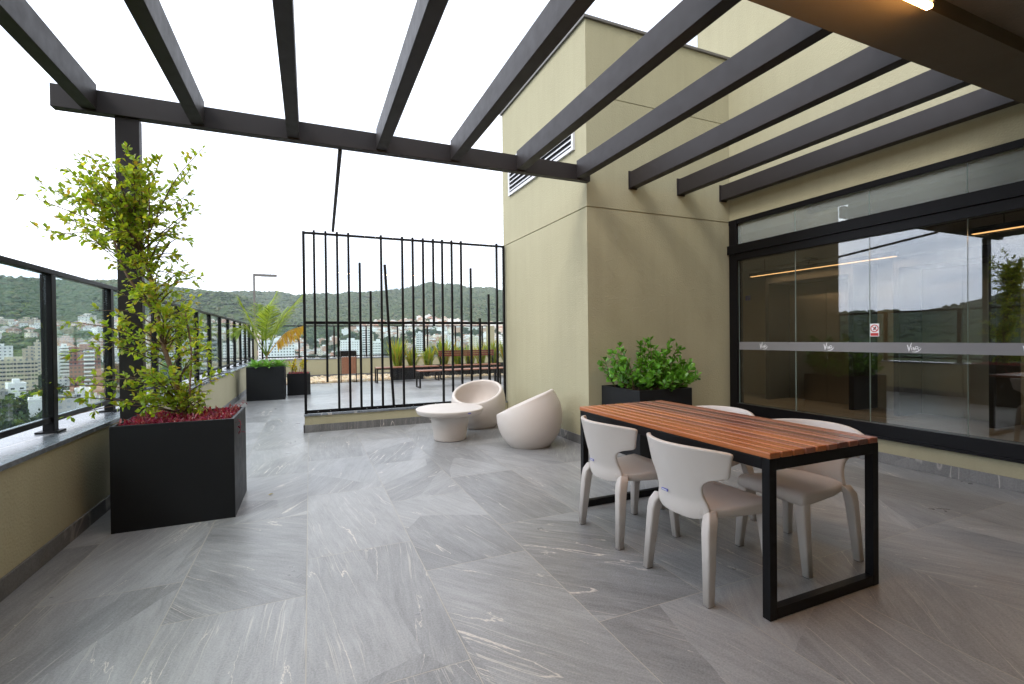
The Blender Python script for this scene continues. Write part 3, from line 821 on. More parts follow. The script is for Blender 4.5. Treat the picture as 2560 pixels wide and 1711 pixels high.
def shrub():
    r = random.Random(21)
    root = empty('leafy_shrub', (-.87, 4.25, .66), 'tall loose yellow green shrub on a thin trunk, growing in the large foreground planter', 'shrub')
    tw = MB(); lf = MB(); tr = MB()
    Y = 4.25
    trunk = curve([(-.86, Y, .62), (-.93, Y + .02, .95), (-1.02, Y + .05, 1.3), (-1.06, Y + .05, 1.65), (-1.14, Y + .03, 2.0), (-1.2, Y, 2.3)], 6)
    tr.tube(trunk, [.020 - .012 * i / len(trunk) for i in range(len(trunk))], 8)
    t2 = curve([(-1.03, Y + .05, 1.45), (-1.2, Y - .02, 1.75), (-1.28, Y - .05, 2.05)], 6); tr.tube(t2, [.011 - .005 * i / len(t2) for i in range(len(t2))], 6)
    t3 = curve([(-.80, Y, .64), (-.83, Y - .04, .85), (-.82, Y - .02, 1.2), (-.86, Y, 1.5)], 6); tr.tube(t3, [.009 - .004 * i / len(t3) for i in range(len(t3))], 6)
    def sprig(a, b, mid=None, dens=1.0, spread=.11, leafy=(.15, 1)):
        a, b = Vector(a), Vector(b)
        if mid is None: mid = (a + b) / 2 + Vector((r.uniform(-.05, .05), r.uniform(-.08, .08), r.uniform(.02, .1)))
        c = curve([a, mid, b], 8); Ln = (b - a).length
        tw.tube(c, [.0045 * (1 - .75 * i / len(c)) + .0006 for i in range(len(c))], 4)
        n = int(Ln * 30 * dens)
        for k in range(n):
            t = leafy[0] + (leafy[1] - leafy[0]) * (k + r.random()) / n
            i = min(int(t * (len(c) - 1)), len(c) - 2); p = c[i]; d = (c[i + 1] - c[i]).normalized()
            # side twig
            o = (rv(r) + Vector((0, 0, .25))); o = (o - d * o.dot(d)).normalized(); o = (o + d * .7).normalized()
            ln = spread * r.uniform(.4, 1.2) * (1.1 - .5 * t)
            e = p + o * ln; tw.tube([p, (p + e) / 2 + Vector((0, 0, .006)), e], [.0014, .001, .0007], 3, cap=False)
            m = r.randint(3, 6)
            for q in range(m):
                pp = p + (e - p) * ((q + .6) / m); dd = (o + rv(r, .55)).normalized()
                leaf(lf, pp, dd, (Vector((0, 0, 1)) + rv(r, .45)).normalized(), r.uniform(.032, .050), r.uniform(.019, .029), .3, r.uniform(-.1, .35))
        leaf(lf, b, (c[-1] - c[-2]), Vector((0, .3, 1)), .035, .018)
    T = lambda z: min(trunk, key=lambda p: abs(p.z - z))
    W = lambda x, z, dy=0: (x, Y + dy, z)
    # crown
    for x, z, dn in ((-1.76, 2.42, .7), (-1.80, 2.30, .5), (-1.62, 2.56, .9), (-1.52, 2.60, 1.1), (-1.38, 2.58, 1), (-1.25, 2.52, 1.1), (-1.13, 2.61, 1.3), (-1.05, 2.56, 1.3), (-.97, 2.60, .9),
                     (-.72, 2.72, .6), (-.84, 2.62, .8), (-.80, 2.38, 1), (-.76, 2.28, .6), (-.78, 2.18, .7), (-.82, 2.05, .6), (-1.78, 2.08, .6), (-1.66, 2.16, .9), (-1.68, 2.02, .5), (-1.55, 2.28, 1.3), (-1.4, 2.2, 1.4),
                     (-1.6, 2.40, 1.1), (-1.45, 2.42, 1.2), (-1.3, 2.38, 1.2), (-.95, 2.42, 1.3), (-.9, 2.28, 1.1), (-1.48, 2.06, 1.0), (-1.35, 2.0, 1.0), (-.88, 2.1, .9), (-.86, 1.92, .8), (-1.32, 1.86, .9)):
        a = T(1.75 + r.random() * .5) if z > 2.1 else T(1.65 + r.random() * .25)
        sprig(a, W(x, z, r.uniform(-.28, .25) if x > -1.65 else r.uniform(0, .2)), dens=dn, spread=.10)
    for k in range(16):
        th = r.uniform(0, 6.28); rr = r.uniform(.12, .42)
        sprig(T(r.uniform(1.9, 2.3)), (-1.2 + 1.1 * rr * math.cos(th), Y + rr * .8 * math.sin(th), 2.28 + r.uniform(-.2, .22)), dens=1.5, spread=.10)
    # middle and lower mass
    for k in range(27):
        z = r.uniform(.85, 1.72); a = T(z - .12 + r.uniform(-.05, .05)); th = r.uniform(0, 6.28); rr = r.uniform(.14, .36) * (1.0 if z < 1.55 else .7)
        cx = -.93 - .12 * (z - 1)
        sprig(a, (cx + rr * math.cos(th), Y + rr * .9 * math.sin(th), z + r.uniform(-.04, .12)), dens=1.35, spread=.10)
    for x, z, dn in ((-1.74, .96, .8), (-1.6, .90, .9), (-1.62, 1.02, .6), (-1.45, 1.28, .9), (-1.55, 1.42, .5), (-1.42, 1.5, .5), (-1.5, 1.2, .7), (-1.5, .78, .4), (-1.3, .84, .7), (-1.38, 1.0, 1),
                     (-.70, 1.22, 1), (-.66, 1.12, .8), (-.58, 1.02, .45), (-.68, .98, .7), (-.78, 1.5, 1), (-.72, 1.38, .9), (-.74, 1.72, .9), (-.82, 1.8, .9), (-.70, .88, .4), (-1.3, 1.62, .5)):
        sprig(T(max(.72, z - .15)), W(x, z, r.uniform(-.22, .15)), dens=dn, spread=.085)
    for k in range(13):
        z = r.uniform(1.45, 2.05); th = r.uniform(0, 6.28); rr = r.uniform(.10, .26); b0 = T(z)
        sprig(b0, (b0.x + rr * math.cos(th), Y + rr * math.sin(th), z + r.uniform(-.02, .12)), dens=1.7, spread=.09)
    for k in range(16):
        sprig(T(r.uniform(.66, .8)), (r.uniform(-1.1, -.72), Y + r.uniform(-.25, .2), r.uniform(.72, .92)), dens=1.2, spread=.07)
    tr.build('trunk', M['bark'], root, smooth=True); tw.build('twigs', M['twig'], root)
    lf.build('foliage', M['leaf'], root, smooth=True)
shrub()

def ground_cover(x0, x1, y0, y1, z, n, mat, label, name='ground_cover', L=(.02, .04), h=.05, skip=None, cat='plant'):
    r = random.Random(n); mb = MB()
    for i in range(n):
        p = Vector((r.uniform(x0, x1), r.uniform(y0, y1), z))
        if skip and skip(p): continue
        hh = r.random() ** 2 * h
        d = (rv(r) * .9 + Vector((0, 0, .6)))
        leaf(mb, p + Vector((0, 0, hh)), d, Vector((0, 0, 1)) + rv(r, .3), r.uniform(*L), r.uniform(.010, .016), .5, .1)
        if r.random() < .25: mb.tube([p, p + Vector((r.uniform(-.03, .03), r.uniform(-.03, .03), hh + .01))], .0016, 3, cap=False)
    o = mb.build(name, mat); tag(o, label, cat, kind='stuff'); return o
ground_cover(-1.19, -.54, 3.95, 4.55, .665, 3400, M['purple'], 'purple leaved ground cover filling the large foreground planter', L=(.03, .055), h=.05,
             skip=lambda p: False)
o = MB(); rr = random.Random(9)
for b, e in (((-.57, 4.45, .68), (-.50, 4.50, .76)), ((-.64, 4.35, .68), (-.58, 4.42, .75)), ((-.53, 4.1, .69), (-.487, 4.06, .58))):
    b, e = Vector(b), Vector(e); mid = (b + e) / 2 + Vector((0.02, 0, .03)); o.tube(curve([b, mid, e], 4), .002, 4)
    for k in range(10): leaf(o, b + (e - b) * (k / 9) + Vector((.005, 0, .008)), rv(rr), Vector((0, 0, 1)), .035, .014, .5)
tag(o.build('purple_trailing_stems', M['purple']), 'purple stems trailing over the rim of the large foreground planter', 'plant', kind='stuff')

# round leaved shrub in the corner planter
def clusia():
    r = random.Random(4)
    root = empty('round_leaved_shrub', (3.45, 4.27, .66), 'bright green shrub with round leathery leaves in the corner planter behind the table', 'shrub')
    st = MB(); lf = MB()
    sh = ((.0, .12), (.35, .62), (.72, 1.0), (.93, .72), (1, 0))
    tips = [(3.13, 4.25, 1.10), (3.20, 4.4, 1.16), (3.08, 4.15, .98), (3.16, 4.05, .88), (3.30, 4.2, 1.05), (3.40, 4.3, 1.17), (3.50, 4.25, 1.22), (3.56, 4.4, 1.20), (3.48, 4.1, 1.05), (3.62, 4.2, 1.08), (3.36, 3.98, .92), (3.5, 3.96, .84),
            (3.75, 4.3, 1.04), (3.85, 4.35, 1.12), (3.92, 4.4, 1.20), (3.97, 4.3, .98), (4.12, 4.3, .94), (3.8, 4.2, .9), (3.66, 4.02, .86), (3.28, 4.05, .80), (3.42, 4.1, .9), (2.98, 4.2, .95), (3.02, 4.3, 1.08), (4.02, 4.35, 1.1), (3.95, 4.1, .9), (3.6, 4.3, .95), (3.7, 4.45, 1.0), (3.26, 4.4, .98), (3.9, 4.2, .85), (3.56, 4.05, .96)]
    tips += [(x + r.uniform(-.09, .09), y + r.uniform(-.1, .08), z - r.uniform(.04, .2)) for x, y, z in tips for _ in (0, 1)]
    for t in tips:
        t = Vector(t)
        if t.z < .78: t.z = .80
        b = Vector((min(3.72, max(3.17, 3.45 + (t.x - 3.45) * .55 + r.uniform(-.07, .07))), min(4.5, max(4.02, t.y + r.uniform(-.05, .1))), .66))
        c = curve([b, (b + t) / 2 + Vector((r.uniform(-.03, .03), r.uniform(-.03, .03), .02)), t], 6)
        st.tube(c, [.006 - .004 * i / len(c) for i in range(len(c))], 5)
        for i in range(3, len(c)):
            for k in range(2 if i < len(c) - 1 else 5):
                d = (c[i] - c[i - 1]).normalized(); o_ = rv(r); o_ = (o_ - d * o_.dot(d)).normalized()
                dd = (o_ * .9 + d * (.5 if i < len(c) - 1 else 1.1))
                leaf(lf, c[i], dd, d + rv(r, .25), r.uniform(.05, .078), r.uniform(.034, .046), .28, r.uniform(-.2, .12), shape=sh)
    st.build('stems', M['twig'], root); lf.build('foliage', M['clusia'], root, smooth=True)
clusia()

# palm
def palm():
    r = random.Random(12)
    root = empty('small_palm', (-.87, 11.65, .66), 'young palm with one orange frond in the far left cube planter', 'palm')
    B0 = Vector((-.87, 11.62, .62))
    MB().tube([B0, B0 + Vector((0, 0, .2)), B0 + Vector((.01, 0, .42))], [.035, .028, .016], 8).build('trunk', M['bark'], root)
    fr = [((-1.36, 11.5, 2.15), (-1.12, 11.55, 1.6), 0), ((-.66, 11.8, 2.33), (-.88, 11.7, 1.75), 0), ((-.13, 11.5, 2.27), (-.55, 11.55, 1.7), 0), ((-.12, 11.75, 1.60), (-.5, 11.65, 1.42), 1),
          ((-1.05, 11.95, 2.05), (-.98, 11.8, 1.5), 0), ((-.45, 12.0, 2.0), (-.7, 11.8, 1.5), 0), ((-1.38, 11.3, 1.45), (-1.2, 11.4, 1.5), 0), ((-.75, 11.2, 1.95), (-.85, 11.4, 1.5), 0)]
    for tip, mid, dry in fr:
        c = curve([B0 + Vector((0, 0, .3)), Vector(mid), Vector(tip)], 14)
        sp = MB().tube(c, [.012 - .010 * i / len(c) for i in range(len(c))], 5)
        lf = MB(); n = len(c)
        for i in range(int(n * .30), n):
            t = i / (n - 1); d = (c[min(i + 1, n - 1)] - c[max(i - 1, 0)]).normalized(); s_ = d.cross(Vector((0, 0, 1))).normalized()
            for sg_ in (-1, 1):
                for sub in (0, .5):
                    p = c[i] + (d * .022 if sub else Vector())
                    ln = .34 * (math.sin(math.pi * (.22 + .70 * (t - .3) / .7)) + .1) * r.uniform(.85, 1.1)
                    dd = (s_ * sg_ * .75 + d * .75 + Vector((0, 0, r.uniform(-.25, .15)))).normalized() if not dry else (s_ * sg_ * .35 + d * .25 + Vector((0, 0, -r.uniform(.7, 1.1)))).normalized()
                    leaf(lf, p, dd, Vector((0, 0, 1)) + s_ * sg_ * .6, ln * (.9 if dry else 1), .018 if dry else .024, .3, .22 if not dry else .1, shape=((0, .5), (.3, 1), (.7, .7), (1, 0)))
        f = sp.build('frond', M['palmdry'] if dry else M['palm'], root)
        if dry: f['label'] = 'orange and yellow dying frond'
        lf.build('leaflets', M['palmdry'] if dry else M['palm'], f)
palm()
def agave(x, y, z, s, seed, label):
    r = random.Random(seed); root = empty('succulent', (x, y, z), label, 'succulent', 'green rosettes around the palm')
    mb = MB()
    for k in range(22):
        a = k * 2.4 + r.uniform(-.2, .2); e = .25 + 1.05 * (k / 22)
        d = Vector((math.cos(a) * math.cos(e), math.sin(a) * math.cos(e), math.sin(e)))
        leaf(mb, Vector((x, y, z)), d, Vector((0, 0, 1)), s * r.uniform(.8, 1.1), s * .36, .45, .32, shape=((0, .45), (.4, 1), (.75, .8), (1, 0)))
    mb.build('leaves', M['agave'], root)
agave(-1.06, 11.45, .68, .26, 1, 'pale green rosette succulent at the left below the palm')
agave(-.84, 11.38, .68, .24, 2, 'pale green rosette succulent at the front below the palm, the middle of three')
agave(-.62, 11.5, .68, .26, 3, 'pale green rosette succulent at the right below the palm')
def sprigs(name, x0, x1, y0, y1, z, h, n, mat, label, seed, lsz=.05, group=None):
    r = random.Random(seed); root = empty(name, ((x0 + x1) / 2, (y0 + y1) / 2, z), label, 'plant', group); st = MB(); lf = MB()
    for k in range(n):
        b = Vector((r.uniform(x0 + .04, x1 - .04), r.uniform(y0 + .04, y1 - .04), z)); t = b + Vector((r.uniform(-.1, .1), r.uniform(-.1, .1), h * r.uniform(.5, 1)))
        st.tube([b, (b + t) / 2 + rv(r, .01), t], [.005, .004, .002], 4)
        for q in range(12): leaf(lf, b + (t - b) * r.uniform(.45, 1), rv(r) + Vector((0, 0, .2)), Vector((0, 0, 1)) + rv(r, .4), lsz * r.uniform(.8, 1.3), lsz * .75, .2)
    st.build('stems', M['twig'], root); lf.build('foliage', mat, root)
sprigs('yellow_leaved_plant', -.46, -.01, 12.02, 12.48, .45, .42, 14, M['yellow'], 'yellow leaved plant in the smaller far planter', 8, .06)
ground_cover(-.46, -.02, 12.03, 12.47, .46, 500, M['purple'], 'purple ground cover under the yellow leaved plant', L=(.03, .05), h=.06)
def swords(x, y, z, h, n, seed, label):
    r = random.Random(seed); root = empty('sword_plant', (x, y, z), label, 'plant', 'sword leaved plants in the trough planters'); mb = MB(); n = int(n * 3)
    for k in range(n):
        a = r.uniform(0, 6.28); lean = r.uniform(.05, .55); d = Vector((math.cos(a) * lean, math.sin(a) * lean, 1))
        leaf(mb, Vector((x + r.uniform(-.1, .1), y + r.uniform(-.1, .1), z)), d, Vector((math.cos(a + 1.5), math.sin(a + 1.5), 0)).cross(d) * -1, h * r.uniform(.6, 1.15), .036, .15, r.uniform(0, .25), shape=((0, .6), (.4, 1), (.8, .6), (1, 0)))
    mb.build('leaves', M['grass'], root)
for i, (x, h, n, lb) in enumerate(((2.55, .92, 46, 'big clump at the left end of the leftmost trough'), (3.0, .65, 24, 'small clump with dry tips at the right end of the leftmost trough'), (3.55, .68, 36, 'clump at the left end of the middle trough'),
        (4.05, .95, 40, 'tall clump just left of the bench backrest'), (4.55, .70, 30, 'clump behind the left half of the bench backrest'), (4.95, .68, 26, 'clump behind the middle of the bench backrest'),
        (5.35, .78, 28, 'clump behind the right half of the bench backrest'), (5.8, .85, 40, 'clump just right of the bench backrest'), (6.3, .92, 44, 'large clump below the olive pillar'), (6.75, .8, 40, 'clump at the right end of the row'))):
    swords(x, 15.05 if x < 3.3 else 15.2, .38, h, n, 40 + i, 'sword leaved plant, ' + lb)
# a few fallen leaves
for i, (x, y) in enumerate(((-.33, 4.35),)):
    mb = MB(); leaf(mb, Vector((x, y, .004)), Vector((1, .4, .05)), Vector((0, 0, 1)), .045, .022, .3, .05)
    tag(mb.build('fallen_leaf', M['yellow']), ('yellow fallen leaf on the tiles right of the large planter', 'small fallen leaf on the tiles in the left foreground', 'fallen leaf on the tiles in front of the large planter')[i], 'leaf')

# ------------------------------------------------------------------ land, hills, city
def ldir(px, py):
    """bearing of a photo pixel (2560 px wide): unit direction"""
    q = ((px - 1280) / 1280, (py - 855.5) / 1280); c = (q[0], -q[1], .9236)
    return Vector([Rm[0][i] * c[0] + Rm[1][i] * c[1] + Rm[2][i] * c[2] for i in range(3)])
def on_r(px, py, dist):
    d = ldir(px, py); s = dist / math.hypot(d.x, d.y); return Vector((d.x * s, d.y * s, H + d.z * s))
CR = [(-180, 3), (-120, 4.5), (-90, 4.6), (-78, 4.2), (-70.5, 3.4), (-67, 2.6), (-64, 1.95), (-58, 2.2), (-50, 3.0), (-40, 4.2), (-30, 5.2), (-24, 5.42), (-21, 5.35), (-17, 5.5), (-14, 5.55), (-12, 5.2), (-9, 4.85), (-6.4, 5.07), (-3, 5.15),
      (-1.3, 4.88), (.7, 5.07), (3, 5.1), (4.3, 5.38), (6, 5.27), (8.1, 5.63), (10.3, 5.8), (12.4, 6.34), (13.4, 6.72), (14.5, 6.42), (17, 6.34), (18.2, 6.0), (20.9, 6.02), (22.1, 5.6), (26, 5.0), (40, 4), (60, 3.2), (120, 2.5), (180, 3)]
CA = np.array([a for a, _ in CR]); CE = np.array([e for _, e in CR])
rg = np.random.default_rng(11); LAT = rg.random((256, 256))
def vn(x, y):
    xi = np.floor(x).astype(int); yi = np.floor(y).astype(int); fx = x - xi; fy = y - yi
    fx = fx * fx * (3 - 2 * fx); fy = fy * fy * (3 - 2 * fy); a = LAT[xi % 256, yi % 256]; b = LAT[(xi + 1) % 256, yi % 256]; c = LAT[xi % 256, (yi + 1) % 256]; d = LAT[(xi + 1) % 256, (yi + 1) % 256]
    return (a * (1 - fx) + b * fx) * (1 - fy) + (c * (1 - fx) + d * fx) * fy - .5
def fbm(x, y, o=4):
    s = 0; a = 1
    for i in range(o): s = s + a * vn(x * 2 ** i + 17 * i, y * 2 ** i + 31 * i); a *= .5
    return s
def sst(a, b, x): t = np.clip((x - a) / (b - a), 0, 1); return t * t * (3 - 2 * t)
def height(az, r):
    az = np.asarray(az, float); r = np.asarray(r, float)
    X = r * np.sin(np.radians(az)); Y = r * np.cos(np.radians(az))
    rc = 1350 + 800 * sst(-17, -9, az); r0 = 520 + 200 * sst(-17, -9, az)
    zc = H + rc * np.tan(np.radians(np.interp(az, CA, CE)))
    t = np.clip((r - r0) / (rc - r0), 0, 1)
    z = -50 + (zc + 50) * (t ** 1.25)
    z += t * (1 - t) * 4 * 26 * fbm(X / 260, Y / 260)
    z += 70 * np.exp(-((az + 8.5) / 5.0) ** 2 - ((r - 1330) / 230) ** 2)
    z += 5 * fbm(X / 60, Y / 60) * np.minimum(1, t * 5)
    z -= np.clip(r - rc, 0, 1e9) * .22
    return np.maximum(z, -52)
az = np.concatenate([np.arange(-180, -80, 2.5), np.arange(-80, -28, .45), np.arange(-28, 26, .11), np.arange(26, 60, 1), np.arange(60, 181, 3)])
rr_ = np.concatenate([np.array([0.1, 30, 80, 150, 220, 300, 380, 450]), np.arange(500, 2250, 9), np.array([2300, 2500, 3000])])
A_, R_ = np.meshgrid(az, rr_); Z_ = height(A_, R_)
Xn, Yn = R_ * np.sin(np.radians(A_)), R_ * np.cos(np.radians(A_))
far = sst(700, 900, R_)
Z_ = Z_ + far * 3.0 * fbm(Xn / 11, Yn / 11, 2)
nr, na = A_.shape
V_ = np.stack([Xn, Yn, Z_], -1).reshape(-1, 3)
ii = (np.arange(nr - 1)[:, None] * na + np.arange(na - 1)[None, :]).ravel()
F_ = np.stack([ii, ii + 1, ii + 1 + na, ii + na], -1)
me = bpy.data.meshes.new('hills'); me.vertices.add(len(V_)); me.vertices.foreach_set('co', V_.ravel()); me.loops.add(F_.size); me.loops.foreach_set('vertex_index', F_.ravel())
me.polygons.add(len(F_)); me.polygons.foreach_set('loop_start', np.arange(0, F_.size, 4)); me.update(calc_edges=True)
me.polygons.foreach_set('use_smooth', [True] * len(F_))
def hillmat():
    m, nt, out = new_mat('wooded_hill'); k = N(nt)
    co = k.n('ShaderNodeTexCoord').outputs['Object']
    big = k.noise(co, .0035, 4, .6); mid = k.noise(co, .022, 4, .6); fine = k.noise(co, .14, 4, .7)
    v = k.n('ShaderNodeTexVoronoi', {'Vector': co, 'Scale': .11}).outputs['Distance']
    t = k.math('ADD', k.math('MULTIPLY', big, .8), k.math('ADD', k.math('MULTIPLY', mid, .7), k.math('MULTIPLY', fine, .7)))
    c = k.ramp(k.math('MULTIPLY', t, .46), [(.36, (.034, .055, .02)), (.46, (.05, .078, .026)), (.55, (.078, .105, .035)), (.66, (.12, .14, .055)), (.8, (.22, .18, .10))])
    z = k.n('ShaderNodeSeparateXYZ', {0: co}).outputs[2]
    low = k.math('MULTIPLY_ADD', z, -.03, -1.15, True)
    cc = k.mix(k.noise(co, .03, 3), C4((.12, .115, .10)), C4((.05, .075, .03)))
    c = k.mix(low, c, cc)
    p = k.n('ShaderNodeBsdfPrincipled', {'Base Color': c, 'Roughness': .9, 'Specular IOR Level': .1, 'Normal': k.bump(k.math('SUBTRACT', fine, k.math('MULTIPLY', v, .5)), 1.0, 5.0)})
    nt.links.new(p.outputs[0], out.inputs[0]); return m
me.materials.append(hillmat()); hl = bpy.data.objects.new('hills', me); COL.objects.link(hl); tag(hl, kind='structure')

rc_ = random.Random(77)
def hz(x, y):
    return float(height(math.degrees(math.atan2(x, y)), math.hypot(x, y)))
# forest canopy
def foliage_mat(name, cols, rnd='Random Per Island'):
    m, nt, out = new_mat(name); k = N(nt)
    q = k.n('ShaderNodeNewGeometry').outputs['Random Per Island']
    c = k.ramp(q, [(i / (len(cols) - 1), x) for i, x in enumerate(cols)])
    nz = k.noise(k.n('ShaderNodeTexCoord').outputs['Object'], .9, 3, .7)
    c = k.mix(nz, k.mix(1, c, C4(g3(.45)), 'MULTIPLY'), k.mix(1, c, C4(g3(1.5)), 'MULTIPLY'))
    p = k.n('ShaderNodeBsdfPrincipled', {'Base Color': c, 'Roughness': .8, 'Specular IOR Level': .2}); nt.links.new(p.outputs[0], out.inputs[0]); return m
M['canopy'] = foliage_mat('forest_canopy', [(.040, .066, .022), (.062, .090, .030), (.048, .076, .026), (.095, .12, .040), (.05, .08, .028), (.075, .10, .034), (.12, .12, .055), (.045, .07, .028)])
fo = MB(); cnt = 0
while cnt < 21000:
    a = rc_.uniform(-27, 24.5) if rc_.random() < .9 else rc_.uniform(-76, -50)
    q = rc_.random(); rc0 = 1350 + 800 * float(sst(-17, -9, a)); r0 = 700 if a > -12 else 520
    r = r0 + (rc0 + 12 - r0) * q ** .75
    x, y = r * math.sin(R(a)), r * math.cos(R(a)); z = hz(x, y)
    el = math.degrees(math.atan2(z - H, r)); lim = -.4 if a < 6 else 1.0
    if el < lim and rc_.random() < .78: continue
    if el < -2.3: continue
    s = rc_.uniform(2.6, 6.0) * (r / 1300) ** .5
    blob(fo, (x, y, z + s * .35), s, rc_, (1.15, 1.15, .8), .28)
    cnt += 1
tag(fo.build('hillside_forest', M['canopy'], smooth=False), 'dense green forest covering the hills beyond the city', 'forest', kind='stuff')

# tree prototypes for the city
def tree_proto(seed, h, w, label):
    r = random.Random(seed); root = empty('city_tree', (0, 0, 0), label, 'tree', 'trees among the city buildings')
    MB().tube([(0, 0, 0), (.1, 0, h * .35), (-.1, .1, h * .7)], [h * .03, h * .024, h * .012], 6).build('trunk', M['bark'], root)
    mb = MB()
    for i in range(26):
        u = rv(r).normalized() * r.random() ** .4
        c = Vector((u.x * w * .5, u.y * w * .5, h * .66 + u.z * h * .3))
        s = w * r.uniform(.10, .19)
        for j in range(26):
            d = rv(r).normalized(); leaf(mb, c + d * s * r.uniform(.5, 1.1), rv(r), d, s * .75, s * .6, .2)
    mb.build('crown', M['citytree'], root); return root
M['citytree'] = foliage_mat('city_tree_leaves', [(.028, .055, .016), (.05, .085, .022), (.035, .065, .018), (.08, .11, .03)])
tp_ = [tree_proto(s, 11, 11, 'x') for s in (1, 2, 3)]
used = set()
def put_tree(x, y, s, label, i):
    k = i % 3; t = tp_[k] if k not in used else copy_tree(tp_[k]); used.add(k)
    t.location = (x, y, hz(x, y) - .5); t.scale = (s, s, s * rc_.uniform(.8, 1.2)); t.rotation_euler.z = rc_.uniform(0, 6.28); t['label'] = label

# building materials
def facade(name, wall, win=(.22, .24, .26), fx=3.2, fz=3.0, ww=.4, wh=.42, var=.1, rnd=False):
    m, nt, out = new_mat(name); k = N(nt)
    co = k.n('ShaderNodeTexCoord').outputs['Object']; s = k.n('ShaderNodeSeparateXYZ', {0: co})
    nm = k.n('ShaderNodeSeparateXYZ', {0: k.n('ShaderNodeTexCoord').outputs['Normal']})
    h_ = k.math('ADD', k.math('MULTIPLY', s.outputs[0], k.math('ABSOLUTE', nm.outputs[1])), k.math('MULTIPLY', s.outputs[1], k.math('ABSOLUTE', nm.outputs[0])))
    u = k.math('FRACT', k.math('DIVIDE', k.math('ADD', h_, 500.0), fx)); v = k.math('FRACT', k.math('DIVIDE', s.outputs[2], fz))
    iu = k.math('LESS_THAN', k.math('ABSOLUTE', k.math('SUBTRACT', u, .5)), ww / 2); iv = k.math('LESS_THAN', k.math('ABSOLUTE', k.math('SUBTRACT', v, .55)), wh / 2)
    side = k.math('LESS_THAN', k.math('ABSOLUTE', nm.outputs[2]), .5)
    f = k.math('MULTIPLY', k.math('MULTIPLY', iu, iv), side)
    c = C4(wall)
    if rnd:
        c = k.ramp(k.n('ShaderNodeObjectInfo').outputs['Random'], [(i / 7, x) for i, x in enumerate(((.84, .82, .78), (.72, .64, .5), (.86, .84, .8), (.62, .5, .4), (.8, .73, .6), (.87, .86, .84), (.50, .28, .18), (.8, .74, .62)))], 'CONSTANT')
    d = k.ramp(k.noise(k.mapping(co, (1, 1, .25)), .35, 4, .7), [(.4, g3(1)), (.75, g3(.74))]); c = k.mix(1, c, d, 'MULTIPLY')
    p = k.n('ShaderNodeBsdfPrincipled', {'Base Color': k.mix(f, c, C4(win)), 'Roughness': k.math('MULTIPLY_ADD', f, -.5, .75)}); nt.links.new(p.outputs[0], out.inputs[0]); return m
M['fwhite'] = facade('white_facade', (.86, .85, .82)); M['fcream'] = facade('cream_facade', (.64, .57, .42)); M['fhouse'] = facade('house_wall', (.7, .7, .66), fx=3.6, fz=3, ww=.34, wh=.38, rnd=True)
M['fplainw'] = simple('plain_white_wall', (.86, .85, .83), .7, var=.12, vscale=.2); M['fgrey'] = facade('grey_facade', (.36, .34, .31)); M['fred'] = simple('red_brick', (.30, .10, .07), .8, var=.2, vscale=.3)
M['fbeige'] = facade('beige_facade', (.58, .50, .38)); M['win'] = simple('dark_window', (.05, .06, .075), .15); M['brick'] = simple('raw_orange_brick', (.42, .18, .10), .85, var=.2, vscale=.3)
M['croof'] = simple('grey_roof', (.34, .33, .31), .8, var=.3, vscale=.2)
m, nt, out = new_mat('house_roof'); k = N(nt)
c = k.ramp(k.n('ShaderNodeObjectInfo').outputs['Random'], [(i / 6, x) for i, x in enumerate(((.34, .17, .11), (.30, .19, .14), (.26, .24, .22), (.36, .19, .13), (.34, .32, .30), (.20, .14, .12), (.55, .53, .5)))], 'CONSTANT')
p = k.n('ShaderNodeBsdfPrincipled', {'Base Color': c, 'Roughness': .85}); nt.links.new(p.outputs[0], out.inputs[0]); M['hroof'] = m

